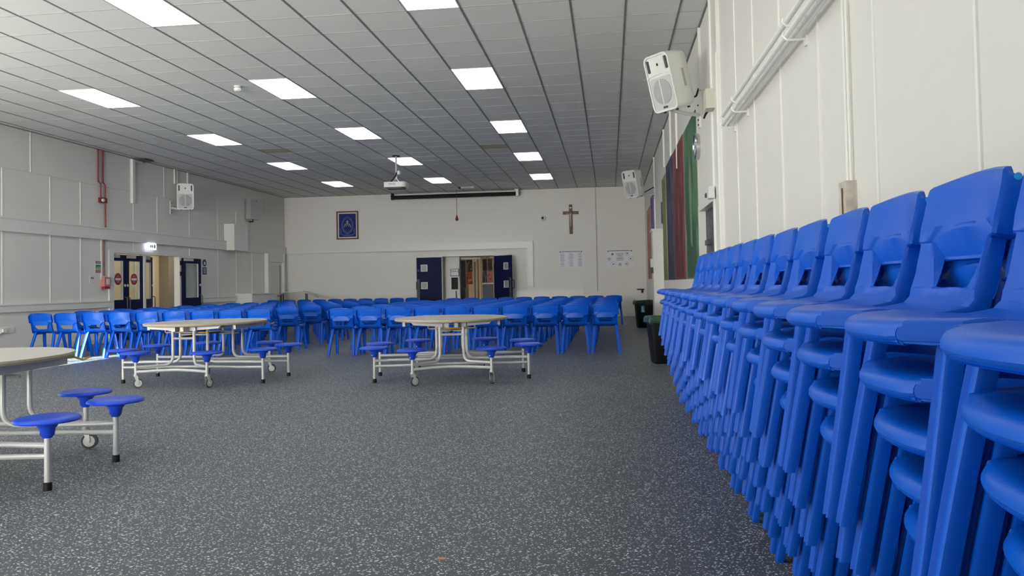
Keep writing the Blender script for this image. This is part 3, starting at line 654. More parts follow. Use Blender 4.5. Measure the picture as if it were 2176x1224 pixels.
bm = bm_(); lathe(bm, [(0, 3.32), (.02, 3.3), (.03, 3.24), (.05, 3.2), (.05, 3.17), (.03, 3.13), (0, 3.12)], 14); obj('pull_bulb', bm, MRED, t)
t = thing('emergency_light', 'small slim emergency light on the ceiling above the screen case', 'ceiling light', (-4.3, 23.85, ZC-.05))
bm = bm_(); box(bm, (-.2, -.05, 0), (.22, .05, .04)); obj('housing', bm, MWPL, t, bevel=.01)
bm = bm_(); box(bm, (-.28, -.02, -.01), (-.2, .02, .05)); obj('end_bracket', bm, MBLK, t, smooth=False)

# ---------------------------------------------------------------- projector
t = thing('projector', 'white ceiling projector hanging from a short pole', 'projector', (-4.87, 17.75, 0))
bm = bm_(); cyl(bm, (0, 0, ZC), (0, 0, ZC-.02), .09, 20); obj('ceiling_plate', bm, MBLK, t)
bm = bm_(); cyl(bm, (0, 0, ZC-.02), (0, 0, 3.7), .022, 12); obj('pole', bm, MSTEEL, t)
bm = bm_(); cyl(bm, (0, 0, 3.7), (0, 0, 3.57), .03, 12); 
for a in range(4): tube(bm, [(0, 0, 3.58), (.12*math.cos(a*1.57+.78), .1*math.sin(a*1.57+.78), 3.49)], .009, 6)
obj('mount_spider', bm, MSTEEL, t)
bm = bm_(); w, d = .26, .19
pl = []
for cx, cy, a0 in ((w-.09, d-.09, 0), (-w+.05, d-.05, 90), (-w+.05, -d+.05, 180), (w-.09, -d+.09, 270)):
    r = .09 if cx > 0 else .05
    for k in range(5): a = math.radians(a0+k*22.5); pl.append((cx+r*math.cos(a), cy+r*math.sin(a)))
prism(bm, pl, lambda u, v, z: (u, v, z), 3.37, 3.49); obj('body', bm, MWPL, t, bevel=.012)
bm = bm_(); prism(bm, [(x*.8, y*.8) for x, y in pl], lambda u, v, z: (u, v, z), 3.34, 3.37); obj('underside', bm, MDGREY, t, bevel=.004)
text('brand_lettering', 'EPSON', .055, MINK, t, (-.05, -.191, 3.435), (math.pi/2, 0, 0))
bm = bm_(); tube(bm, [(.01, -.03, 3.72), (0, -.05, 3.64), (-.07, -.06, 3.56), (-.12, -.04, 3.5)], .014, 8); obj('cable', bm, MBLK, t)
bm = bm_(); lathe(bm, [(0, .05), (.03, .04), (.042, 0), (.03, -.04), (0, -.05)], 14); obj('cable_junction', bm, MWPL, t, loc=(.06, 0, 3.72))
t = thing('smoke_detector', 'round white smoke detector on the ceiling left of a light panel', 'smoke detector', (-5.46, 11.1, ZC))
bm = bm_(); lathe(bm, [(0, 0), (.05, 0), (.05, -.018), (.03, -.02), (0, -.02)], 20); obj('base', bm, MWPL, t)
bm = bm_(); lathe(bm, [(.028, -.02), (.055, -.035), (.055, -.065), (.04, -.08), (0, -.085)], 20); obj('sensor_head', bm, MWPL, t)

# ---------------------------------------------------------------- loudspeakers
def rrect(w, h, r, k=4, top=None):
    pts = []; rt = top or r
    for cx, cz, a0, rr in ((w-rt, h-rt, 0, rt), (-w+rt, h-rt, 90, rt), (-w+r, -h+r, 180, r), (w-r, -h+r, 270, r)):
        for i in range(k+1): a = math.radians(a0+90*i/k); pts.append((cx+rr*math.cos(a), cz+rr*math.sin(a)))
    return pts
def make_speaker(label, loc, rot, cable=None, group='white wall loudspeakers'):
    """front faces local -y"""
    t = thing('loudspeaker', label, 'speaker', loc, group=group, rot=rot)
    W_, H_ = .195, .32
    bm = bm_(); A = rrect(W_, H_, .06, top=.07); B = rrect(W_*.8, H_*.93, .05); n = len(A)
    rings = []
    for pts, y in ((A, -.155), (A, -.02), ([(a[0]*.9, a[1]*.97) for a in A], .1), ([(a[0]*.72, a[1]*.92) for a in A], .155)):
        rings.append([bm.verts.new((x, y, z)) for x, z in pts])
    for a, b in zip(rings, rings[1:]):
        for i in range(n): bm.faces.new((a[i], a[(i+1) % n], b[(i+1) % n], b[i]))
    bm.faces.new(rings[-1]); bm.faces.new(rings[0][::-1]); obj('cabinet', bm, MWPL, t)
    # raised rim and the bar between horn and woofer
    bm = bm_(); I = rrect(W_-.018, H_-.018, .05, top=.06)
    a = [bm.verts.new((x, -.172, z)) for x, z in A]; b = [bm.verts.new((x, -.172, z)) for x, z in I]; c = [bm.verts.new((x, -.15, z)) for x, z in A]; d = [bm.verts.new((x, -.152, z)) for x, z in I]
    for i in range(n):
        j = (i+1) % n
        bm.faces.new((a[i], a[j], b[j], b[i])); bm.faces.new((a[i], c[i], c[j], a[j])); bm.faces.new((b[i], b[j], d[j], d[i]))
    prev = None
    for k in range(9):
        x = -W_+.012+(2*W_-.024)*k/8; z = .085+.022*(1-(x/W_)**2)
        q = [bm.verts.new((x, y, z+dz)) for y, dz in ((-.172, -.008), (-.172, .008), (-.15, .008), (-.15, -.008))]
        if prev:
            for i in range(4): bm.faces.new((prev[i], prev[(i+1) % 4], q[(i+1) % 4], q[i]))
        prev = q
    obj('front_rim', bm, MWPL, t)
    # horn
    bm = bm_(); o_ = [(-.165, .285), (.165, .285), (.165, .12), (-.165, .12)]; i_ = [(-.018, .225), (.018, .225), (.018, .185), (-.018, .185)]
    vo = [bm.verts.new((x, -.163, z)) for x, z in o_]; vm = [bm.verts.new((x, -.163, z)) for x, z in [(-.115, .285), (.115, .285), (.115, .12), (-.115, .12)]]; vi = [bm.verts.new((x, -.1565, z)) for x, z in i_]
    for i in range(4): j = (i+1) % 4; bm.faces.new((vm[i], vm[j], vi[j], vi[i]))
    obj('horn_flare', bm, MWPL, t, smooth=False)
    bm = bm_(); box(bm, (-.012, -.16, .19), (.012, -.158, .22)); obj('horn_throat', bm, MBLK, t, smooth=False)
    for s in (-1, 1):
        bm = bm_(); prism(bm, rrect(.016, .07, .012), lambda u, v, dd: (s*.143+u, dd, v+.205), -.166, -.156); obj('port_slot', bm, MDGREY, t, smooth=False)
    # woofer grille
    bm = bm_(); prism(bm, rrect(W_-.03, .18, .04), lambda u, v, dd: (u, dd, v-.115), -.163, -.154); obj('grille_plate', bm, mat('grille_plate', rgb(196, 198, 196), .5) if 'grille_plate' not in bpy.data.materials else bpy.data.materials['grille_plate'], t, smooth=False)
    bm = bm_(); lathe(bm, [(0, .006), (.06, .012), (.12, .01), (.14, .004), (.142, -.004)], 32); g = obj('woofer_grille', bm, MGRILLE, t, loc=(0, -.166, -.1), rot=(math.pi/2, 0, 0))
    bm = bm_(); box(bm, (-.006, -.182, -.24), (.006, -.166, .04)); obj('grille_rib', bm, MWPL, t, smooth=False)
    bm = bm_(); box(bm, (-.035, -.17, -.285), (.035, -.166, -.262)); obj('name_badge', bm, MDGREY, t, smooth=False)
    bm = bm_(); box(bm, (.178, -.03, -.1), (.193, .03, .1)); obj('side_grip', bm, MGRILLE, t, bevel=.006)
    for x, y in ((-.1, -.1), (.1, -.1), (.1, .08)):
        bm = bm_(); cyl(bm, (x, y, -H_), (x, y, -H_-.018), .016, 10); obj('rubber_foot', bm, MBLK, t)
    return t
def aim(dx, dy, dz, roll=0):
    """rotation that turns local -y towards the given direction"""
    d = Vector((dx, dy, dz)).normalized(); y = -d; x = y.cross(Vector((0, 0, 1))).normalized(); z = x.cross(y)
    return Matrix(((x.x, y.x, z.x), (x.y, y.y, z.y), (x.z, y.z, z.z))).to_euler()
make_speaker('large white loudspeaker on the near bracket of the right wall', (.74, 9.0, 3.34), aim(-.78, -.62, -.27))
make_speaker('white loudspeaker on the far end of the right wall', (.62, 18.7, 3.40), aim(-.62, -.78, -.22))
make_speaker('white loudspeaker on the left wall above the blue doors', (XL+.3, 18.36, 3.42), aim(.45, -.88, -.12))
def bracket(loc0, loc1, label):
    t = thing('speaker_bracket', label, 'bracket', (0, 0, 0), group='loudspeaker wall brackets')
    bm = bm_(); a, b = Vector(loc0), Vector(loc1)
    tube(bm, [a, (a+b)/2+Vector((0, 0, -.01)), b], .022, 8); obj('arm', bm, MWPL, t)
    s = -.02 if loc0[0] > 0 else .02
    bm = bm_(); box(bm, (a.x, a.y-.05, a.z-.16), (a.x+s, a.y+.05, a.z+.16)); obj('wall_plate', bm, MWPL, t, bevel=.004)
    for dz in (-.12, -.06, .12):
        bm = bm_(); cyl(bm, (a.x+s, a.y, a.z+dz), (a.x+s*1.6, a.y, a.z+dz), .01, 8); obj('bolt', bm, MBLK, t)
    return t
bracket((XR, 9.75, 3.09), (.76, 9.1, 3.02), 'white bracket under the near right wall loudspeaker')
bracket((XR, 19.2, 3.2), (.68, 18.78, 3.1), 'white bracket under the far right wall loudspeaker')
bracket((XL, 18.2, 3.13), (XL+.28, 18.36, 3.10), 'white bracket under the left wall loudspeaker')
pipe('speaker_cable', [(.86, 9.12, 3.4), (.93, 9.25, 3.27), (1.0, 9.4, 3.22), (1.07, 9.5, 3.27), (1.11, 9.62, 3.38)], .012, MBLK, 'black cable drooping behind the near right wall loudspeaker', 'cable')
pipe('speaker_cable', [(.72, 18.85, 3.3), (.85, 19.0, 3.2), (1.1, 19.2, 3.35)], .012, MBLK, 'black cable behind the far right wall loudspeaker', 'cable')
# flat grey speaker on the left wall
t = thing('flat_speaker', 'flat grey wall speaker near the far left corner', 'speaker', (XL, 22.45, 3.47), rot=(0, 0, -.35))
bm = bm_(); prism(bm, rrect(.23, .3, .04), lambda u, v, d: (d, u, v), .1, .3); obj('cabinet', bm, mat('pale_grey_cabinet', rgb(176, 178, 178), .5), t, bevel=.01)
bm = bm_(); prism(bm, rrect(.2, .27, .03), lambda u, v, d: (d, u, v), .3, .306); obj('grille', bm, MGRILLE, t, smooth=False)
bm = bm_(); cyl(bm, (.306, 0, .25), (.31, 0, .25), .018, 12); obj('badge', bm, MDGREY, t)
bm = bm_(); tube(bm, [(0, 0, -.36), (.15, 0, -.36), (.15, 0, -.28)], .02, 8); obj('bracket', bm, MBLK, t)

# ---------------------------------------------------------------- right wall fittings
t = thing('door_8', 'recessed dark grey door in the right wall', 'door', (XR, 9.3, 0)); t['kind'] = 'structure'
bm = bm_(); box(bm, (.06, -.68, 0), (.1, .68, 1.93)); obj('leaf', bm, MDGREY, t, smooth=False)
bm = bm_(); box(bm, (-.02, -.8, 0), (0, -.68, 2.0)); box(bm, (-.02, .68, 0), (0, .78, 2.0)); box(bm, (-.02, -.68, 1.93), (0, .68, 2.0)); obj('door_frame', bm, MTRIM, t, smooth=False, bevel=.003)
bm = bm_(); box(bm, (.02, .2, 1.5), (.06, .5, 1.56)); obj('door_closer', bm, MDGREY, t, smooth=False)
t = thing('wall_clock', 'round silver rimmed clock on the right wall seen nearly edge on', 'clock', (XR, 9.97, 2.74))
bm = bm_(); lathe(bm, [(0, 0), (.16, 0), (.165, .02), (.165, .05), (.15, .06), (.145, .045)], 36); obj('rim', bm, MCHROME, t, rot=(0, -math.pi/2, 0))
bm = bm_(); cyl(bm, (-.04, 0, 0), (-.042, 0, 0), .145, 32); obj('dial', bm, MPAPER, t)
bm = bm_(); box(bm, (-.048, -.004, 0), (-.045, .004, .11)); box(bm, (-.048, 0, -.004), (-.045, .075, .004)); obj('hand', bm, MBLK, t, smooth=False)
# junction box and latch on the column
t = thing('junction_box', 'beige junction box with black plug on the right wall column', 'box', (XR-.035, 8.26, 2.93))
bm = bm_(); box(bm, (-.09, -.1, -.1), (0, .1, .1)); obj('housing', bm, mat('beige_plastic', rgb(206, 204, 188), .5), t, bevel=.01)
bm = bm_(); tube(bm, [(-.05, .1, -.09), (-.06, .2, -.1), (-.06, .34, -.11)], .012, 8); obj('plug_lead', bm, MBLK, t)
t = thing('door_hold_box', 'small white box latch on the column beside the dark door', 'box', (XR-.05, 8.36, 1.98))
bm = bm_(); box(bm, (-.06, -.1, -.06), (0, .06, .06)); obj('housing', bm, MWPL, t, bevel=.008)
bm = bm_(); box(bm, (-.07, .06, -.03), (-.03, .16, .01)); obj('latch', bm, MDGREY, t, bevel=.004)
# conduit above bracket
tag(flat_x('cable_cover', 9.54, 9.6, 3.35, ZC-.02, MWPL, .03, XR, -1), 'white cable cover above the near right wall loudspeaker', 'trunking')
# horizontal tubes
t = thing('pipe_rack', 'four parallel white pipes on hooks high on the right wall', 'pipes', (0, 0, 0))
PP = [(1.03, 2.535), (1.09, 2.535), (1.03, 2.455), (1.09, 2.455)]
for x, z in PP:
    bm = bm_(); tube(bm, [(x, -1.0, z), (x, 7.2, z)], .017, 10); obj('pipe', bm, MJOINT, t)
for y in (-.4, 1.2, 2.9, 4.6, 6.5, 7.15):
    bm = bm_()
    for z in (2.535, 2.455):
        tube(bm, [(XR, y, z-.025), (1.06, y, z-.025), (1.03, y, z-.023), (1.008, y, z), (1.012, y, z+.02)], .008, 6)
    box(bm, (XR-.012, y-.02, 2.39), (XR, y+.02, 2.58)); obj('hook_bracket', bm, MJOINT, t)
# vertical conduit pair + box
t = thing('isolator_box', 'stained white isolator box under twin conduits on the right wall', 'box', (XR, 3.84, 1.46))
bm = bm_(); box(bm, (-.05, -.055, -.13), (0, .055, .06)); obj('housing', bm, mat('stained_white', rgb(206, 196, 184), .6, noise=.25, nscale=14), t, bevel=.008)
bm = bm_(); box(bm, (-.055, -.012, -.13), (-.05, .0, .03)); obj('slot', bm, mat('rust_stain', rgb(110, 80, 64), .7), t, smooth=False)
for dy in (-.024, .024):
    bm = bm_(); tube(bm, [(-.015, dy, .06), (-.015, dy, ZC-1.48)], .007, 8); obj('conduit', bm, MJOINT, t)
# painted boards
def board(y0, y1, z0, z1, m, label, parent_cat='painting'):
    t = thing('painted_board', label, parent_cat, (XR, (y0+y1)/2, (z0+z1)/2), group=None); w, h = (y1-y0)/2, (z1-z0)/2
    bm = bm_(); box(bm, (-.012, -w, -h), (0, w, h)); obj('board', bm, m[0], t, smooth=False)
    # tall pointed figure painted on it
    bm = bm_(); P_ = [(-w*.75, -h*.98), (w*.75, -h*.98), (w*.72, -h*.1), (w*.5, h*.2), (w*.42, h*.62), (w*.2, h*.86), (-w*.05, h*.9), (-w*.36, h*.7), (-w*.45, h*.25), (-w*.7, -h*.05)]
    prism(bm, P_, lambda u, v, d: (d, u, v), -.0135, -.012); obj('painted_figure', bm, m[1], t, smooth=False)
    bm = bm_(); P_ = [(-w*.15, -h*.6), (w*.1, -h*.55), (w*.2, h*.3), (0, h*.62), (-w*.2, h*.35)]
    prism(bm, P_, lambda u, v, d: (d, u, v), -.0145, -.0135); obj('painted_highlight', bm, m[2], t, smooth=False)
def tri(n, a, b, c, s): return [painting(n+'_ground', a, b, c, s), painting(n+'_figure', b, tuple(x*.75 for x in b[:3])+(1,), a, s+3), painting(n+'_light', a, b, c, s+7)]
board(10.22, 11.85, 1.1, 3.26, tri('green', rgb(100, 136, 104), rgb(52, 88, 60), rgb(128, 158, 122), 1), 'tall green painted board nearest the dark door')
board(12.0, 13.85, 1.1, 3.28, tri('red', rgb(118, 54, 58), rgb(98, 40, 46), rgb(142, 92, 90), 2), 'tall dark red painted board on the right wall')
board(13.98, 15.5, 1.1, 3.3, tri('slate', rgb(66, 66, 88), rgb(48, 50, 66), rgb(104, 114, 134), 5), 'tall slate blue painted board on the right wall')
board(15.64, 16.75, 1.1, 3.2, tri('olive', rgb(138, 140, 98), rgb(116, 118, 78), rgb(164, 164, 128), 8), 'tall olive painted board on the right wall')
board(19.9, 21.4, 1.15, 3.3, tri('purple', rgb(126, 100, 160), rgb(110, 90, 140), rgb(160, 150, 190), 11), 'tall purple painted board at the far end of the right wall')
board(21.6, 23.6, 1.15, 3.15, tri('rose', rgb(190, 140, 124), rgb(170, 110, 96), rgb(200, 170, 160), 14), 'tall rose and orange painted board by the far corner')
tag(flat_x('wall_vent', 16.86, 16.95, 2.3, 2.75, MDGREY, .03, XR, -1, bevel=.004), 'narrow grey vertical grille above the white column on the right wall', 'vent')
t = thing('soap_dispenser', 'small grey and white dispenser on the projecting white column', 'dispenser', (.93, 17.05, 1.28))
bm = bm_(); box(bm, (-.06, -.06, 0), (0, .08, .28)); obj('housing', bm, MWPL, t, bevel=.01)
bm = bm_(); box(bm, (-.065, -.065, -.02), (-.005, .085, .1)); obj('lower_tank', bm, MDGREY, t, bevel=.01)

# ---------------------------------------------------------------- bins
def make_bin(label, loc, rz, w0, w1, h, linerm, tagged, group='black rubbish bins'):
    t = thing('rubbish_bin', label, 'bin', loc, rz, group)
    bm = bm_(); n = None; rings = []
    for w, z in ((w0*.9, 0), (w0, .02), (w1, h-.03), (w1+.012, h-.03), (w1+.012, h), (w1-.005, h), (w0-.01, .04)):
        rings.append([bm.verts.new((x, y*.8, z)) for x, y in rrect(w, w, .04)])
    n = len(rings[0])
    for a, b in zip(rings, rings[1:]):
        for i in range(n): bm.faces.new((a[i], a[(i+1) % n], b[(i+1) % n], b[i]))
    bm.faces.new(rings[0][::-1]); bm.faces.new(rings[-1]); obj('bin_body', bm, MBLK, t)
    bm = bm_(); rings = []; rnd = random.Random(int(loc[1]*10))
    prof = [(w1+.018, h-.075), (w1+.03, h-.05), (w1+.03, h-.01), (w1+.012, h+.02), (w1-.02, h+.012), (w1-.05, h-.06), (w1-.09, h-.12)]
    for k, (w, z) in enumerate(prof):
        rings.append([bm.verts.new((x*(1+rnd.uniform(-.02, .02)), y*.8*(1+rnd.uniform(-.02, .02)), z+rnd.uniform(-.012, .012))) for x, y in rrect(w, w, .05, 6)])
    n = len(rings[0])
    for a, b in zip(rings, rings[1:]):
        for i in range(n): bm.faces.new((a[i], a[(i+1) % n], b[(i+1) % n], b[i]))
    bm.faces.new(rings[-1]); obj('bin_liner', bm, linerm, t)
    if tagged:
        bm = bm_(); box(bm, (-.09, -w1*.8-.005, h-.26), (-.01, -w1*.8+.008, h-.1)); obj('recycling_label', bm, mat('teal_label', rgb(70, 150, 180), .5), t, smooth=False, rot=(0, 0, 0))
        bm = bm_(); box(bm, (-.07, -w1*.8-.008, h-.24), (-.05, -w1*.8-.004, h-.13)); box(bm, (-.05, -w1*.8-.008, h-.24), (-.02, -w1*.8-.004, h-.22)); obj('label_print', bm, MPAPER, t, smooth=False)
make_bin('black bin with a green liner beside the last chair stack', (.70, 10.55, 0), .15, .17, .215, .6, MGREENBAG, False)
make_bin('black bin with a dark liner and a blue label by the far right column', (.78, 18.75, 0), .1, .17, .21, .62, MDBAG, True)

# ---------------------------------------------------------------- the blue chair
US = [0, .2, .4, .56, .61, .722, .745, .88, 1]
UL = [-u for u in US[:0:-1]]+US
# y, z, half width, flange depth, back curvature, plan weight, recess
LIP = [(-.016, .3955, -.005, .397), (-.007, .397, -.004, .398), (-.002, .401, -.004, .402), (0, .4075, -.004, .4075), (-.0005, .4145, -.004, .4145), (-.004, .421, -.004, .421), (-.0095, .4265, -.004, .428), (-.018, .4305, -.006, .4315), (-.03, .4325, -.017, .434)]
NL = len(LIP)
ST = [(.225+l[0], l[1], .19, .03, 0, 1) for l in LIP]+[
      (.17, .433, .19, .03, 0, 1), (.11, .430, .191, .03, 0, 1), (.04, .425, .191, .03, 0, 1), (-.03, .423, .19, .03, 0, 1), (-.075, .427, .188, .03, .1, 1),
      (-.108, .437, .186, .032, .3, 1), (-.132, .453, .183, .034, .6, 1), (-.148, .474, .180, .036, 1, 1),
      (-.150, .478, .180, .036, 1, 1), (-.160, .510, .178, .036, 1, 1), (-.167, .545, .178, .036, 1, 1), (-.169, .552, .178, .036, 1, 1), (-.177, .588, .180, .036, 1, 1),
      (-.178, .593, .197, .046, 1, 1), (-.185, .630, .198, .046, 1, 1), (-.194, .680, .198, .046, 1, 1), (-.202, .725, .1975, .044, 1, 1), (-.205, .748, .196, .038, 1, 1), (-.208, .759, .192, .03, 1, 1), (-.214, .764, .187, .02, 1, 1), (-.226, .765, .184, .012, 1, 1)]
def edge_y(x):
    x = abs(x)
    if x < .138: return .225-1.35*x*x
    return .225-1.35*.138**2-(x-.138)*1.45
def chair_meshes():
    bm = bm_(); cols = []
    tg = []
    for i, s in enumerate(ST):
        a, b = ST[max(i-1, 0)], ST[min(i+1, len(ST)-1)]; t_ = Vector((b[0]-a[0], b[1]-a[1])).normalized(); tg.append(Vector((-t_.y, t_.x)))
    grid = []
    for i, (y, z, hw, fl, cv, _) in enumerate(ST):
        row = []; n = tg[i] if i >= NL else Vector((0, -1))
        j = i-NL+5          # station number counted as if the lip had five rows
        if i < NL: fl = max(.002, LIP[i][3]-.3975)
        def P(u, xo=0, off=0):
            x = hw*u; yy = y; zz = z
            au = abs(u)
            if i < NL:
                l = LIP[i]; yy = edge_y(x)+(l[2] if au > .73 else l[0]); zz = l[3] if au > .73 else l[1]
            elif j <= 9:
                k = (edge_y(x)+.075)/.30; yy = -.075+(y+.075)*k if y > -.075 else y
                zz += .004*u*u
            yy += cv*.032*u*u
            if j >= 18: zz -= .016*u*u*(1 if j > 21 else (.6 if j == 21 else 0))
            if 13 <= j <= 16 and .1 < au < .65:
                x = math.copysign(hw*{13: (.16, .32, .47, .51), 14: (.20, .40, .585, .625), 15: (.23, .46, .685, .725), 16: (.235, .47, .70, .74)}[j][{.2: 0, .4: 1, .56: 2, .61: 3}[round(au, 3)]], u)
            if 13 <= j <= 16 and .68 < au < .78: x = math.copysign(hw*(.78 if au < .73 else .81), u)
            if j in (14, 15, 16) and au < .6: yy -= {14: .010, 15: .020, 16: .021}[j]
            if j in (17, 18):
                if .01 < au < .99: x = math.copysign({.2: .3, .4: .6, .56: .86, .61: .885, .722: .91, .745: .93, .88: .96}[round(au, 3)]*hw, u)
                zz += .034*max(0, 1-(x/hw/.9)**2)
            if j >= 20: zz -= .016
            return Vector((x+xo, yy+n.x*off, zz+n.y*off))
        row.append(P(-1, -.004, fl)); row.append(P(-1, -.003, .007))
        for u in UL: row.append(P(u))
        row.append(P(1, .003, .007)); row.append(P(1, .004, fl))
        grid.append([bm.verts.new(p) for p in row])
    nc = len(grid[0]); lay = bm.faces.layers.int.new('st')
    mid = nc//2
    for i in range(len(grid)-1):
        for j in range(nc-1):
            if 13 <= i-NL+5 <= 14 and abs((j+.5)-mid) < 3: continue
            f = bm.faces.new((grid[i][j], grid[i][j+1], grid[i+1][j+1], grid[i+1][j])); f[lay] = i
    bmesh.ops.recalc_face_normals(bm, faces=bm.faces[:])
    me = bpy.data.meshes.new('shell'); bm.to_mesh(me); bm.free()
    o = bpy.data.objects.new('shell', me); C.objects.link(o)
    sub = o.modifiers.new('v', 'BEVEL'); sub.width = .0022; sub.segments = 2; sub.limit_method = 'ANGLE'; sub.angle_limit = math.radians(27)
    so_ = o.modifiers.new('s', 'SOLIDIFY'); so_.thickness = .006; so_.offset = 0
    me2 = bpy.data.meshes.new_from_object(o.evaluated_get(bpy.context.evaluated_depsgraph_get())); bpy.data.objects.remove(o)
    me2.shade_smooth(); me2.set_sharp_from_angle(angle=math.radians(27))
    cn = [tuple(c.vector) for c in me2.corner_normals]
    parts = {}
    for nm, test in (('seat', lambda c: not (c.y < -.105 and c.z > .425)), ('backrest', lambda c: c.y < -.105 and c.z > .425)):
        vm = {}; vs = []; fs = []; ns = []
        for p in me2.polygons:
            if test(p.center):
                f = []
                for li in p.loop_indices:
                    vi = me2.loops[li].vertex_index
                    if vi not in vm: vm[vi] = len(vs); vs.append(tuple(me2.vertices[vi].co))
                    f.append(vm[vi]); ns.append(cn[li])
                fs.append(f)
        m = bpy.data.meshes.new(nm); m.from_pydata(vs, [], fs); m.shade_smooth(); m.normals_split_custom_set(ns); m.materials.append(MBLUE); parts[nm] = m
    return parts
CH = chair_meshes()
def leg_mesh(sx, top, foot, fs):
    """channel-section leg: beaded face towards fs (+1 front, -1 rear)"""
    sec = [(-.021, -.012), (-.021, .006), (-.018, .0125), (-.012, .014), (-.008, .008), (.0, .009), (.008, .008), (.012, .014), (.018, .0125), (.021, .006), (.021, -.012), (.016, -.012), (.012, -.002), (-.012, -.002), (-.016, -.012)]
    bm = bm_(); rings = []
    for k in range(5):
        t = k/4; c = Vector(top).lerp(Vector(foot), t); w = 1.12-.12*t
        if 0 < k < 4: c.x += sx*.004*math.sin(math.pi*t)
        rings.append([bm.verts.new((c.x+a*w*sx, c.y+b*fs*w, c.z)) for a, b in sec])
    n = len(sec)
    for a, b in zip(rings, rings[1:]):
        for i in range(n): bm.faces.new((a[i], a[(i+1) % n], b[(i+1) % n], b[i]))
    bm.faces.new(rings[0]); bm.faces.new(rings[-1][::-1])
    return mesh_of('leg', bm, MBLUE)
LEGS = [leg_mesh(s, (s*.166, .124, .418), (s*.200, .198, 0), 1) for s in (-1, 1)]+[leg_mesh(s, (s*.166, -.075, .425), (s*.203, -.212, 0), -1) for s in (-1, 1)]
RAILS = []
for s in (-1, 1):
    bm = bm_(); box(bm, (s*.150, -.085, .385), (s*.182, .125, .423)); RAILS.append(mesh_of('under_rail', bm, MBLUE, bevel=.006))
bm = bm_(); cyl(bm, (-.2030, -.198, .712), (-.2055, -.198, .712), .008, 16); DOT = mesh_of('size_dot', bm, MDOT)
def make_chair(label, cat, loc, rz, group, dot=False):
    t = thing('stacking_chair', label, cat, loc, rz, group)
    for nm, me in (('seat', CH['seat']), ('backrest', CH['backrest']), ('under_rail', RAILS[0]), ('under_rail', RAILS[1])): 
        o = bpy.data.objects.new(nm, me); C.objects.link(o); o.parent = t
    for me in LEGS: o = bpy.data.objects.new('leg', me); C.objects.link(o); o.parent = t
    if dot: o = bpy.data.objects.new('size_dot', DOT); C.objects.link(o); o.parent = t; o['label'] = 'light blue size dot'
    return t
ORD = ['first', 'second', 'third', 'fourth', 'fifth', 'sixth', 'seventh', 'eighth', 'ninth', 'tenth', 'eleventh', 'twelfth', 'thirteenth', 'fourteenth']
# stacks along the right wall; chairs face the aisle (-X)
SY = [1.04, 1.50, 1.965, 2.435, 2.92, 3.42, 3.92, 4.41, 4.90, 5.38, 5.87, 6.36, 6.87, 7.36]
TIER = ['lowest', 'second from the floor', 'third from the floor', 'middle one', 'third from the top', 'second from the top', 'topmost']
for k, y in enumerate(SY):
    dx = random.uniform(-.006, .006)
    for n in range(7):
        x = .676-.0245*n+dx      # chair origin: front feet are .198 ahead of it
        which = 'wall stack nearest the camera' if k == 0 else ('farthest wall stack' if k == 13 else '%s wall stack from the camera' % ORD[k])
        make_chair('blue chair, %s in the %s' % (TIER[n], which), 'chair', (x+.13, y+random.uniform(-.003, .003), .0940*n), math.pi/2+random.uniform(-.004, .004), 'blue chairs stacked along the right wall', dot=(n == 6))
# seated blocks; chairs face the end wall (+Y)
def field(block, xs, rows, y0, pitch):
    for r in range(rows):
        for i, x in enumerate(xs):
            g = 'blue chairs of the %s seating block' % block
            lab = 'blue plastic chair, %s from the %s in the %s row of the %s block' % (ORD[i], 'aisle' , 'front' if r == 0 else ORD[r], block)
            make_chair(lab, 'chair', (x+random.uniform(-.008, .008), y0+.212+pitch*r+random.uniform(-.015, .015), 0), random.uniform(-.02, .02), g)
field('left', [-5.61-.477*i for i in range(9)], 7, 12.0, 1.13)
field('right', [-4.24+.4622*i for i in range(10)], 6, 12.0, 1.13)
for i in range(10):
    make_chair('blue plastic chair, %s from the left in the separate last row behind the right block' % ORD[i], 'chair', (-4.05+.46*i, 20.4, 0), random.uniform(-.02, .02), 'blue chairs of the last row on the right')
    make_chair('blue plastic chair, %s from the left in the separate last row behind the left block' % ORD[i], 'chair', (-9.95+.47*i, 22.6, 0), random.uniform(-.02, .02), 'blue chairs of the last row on the left')

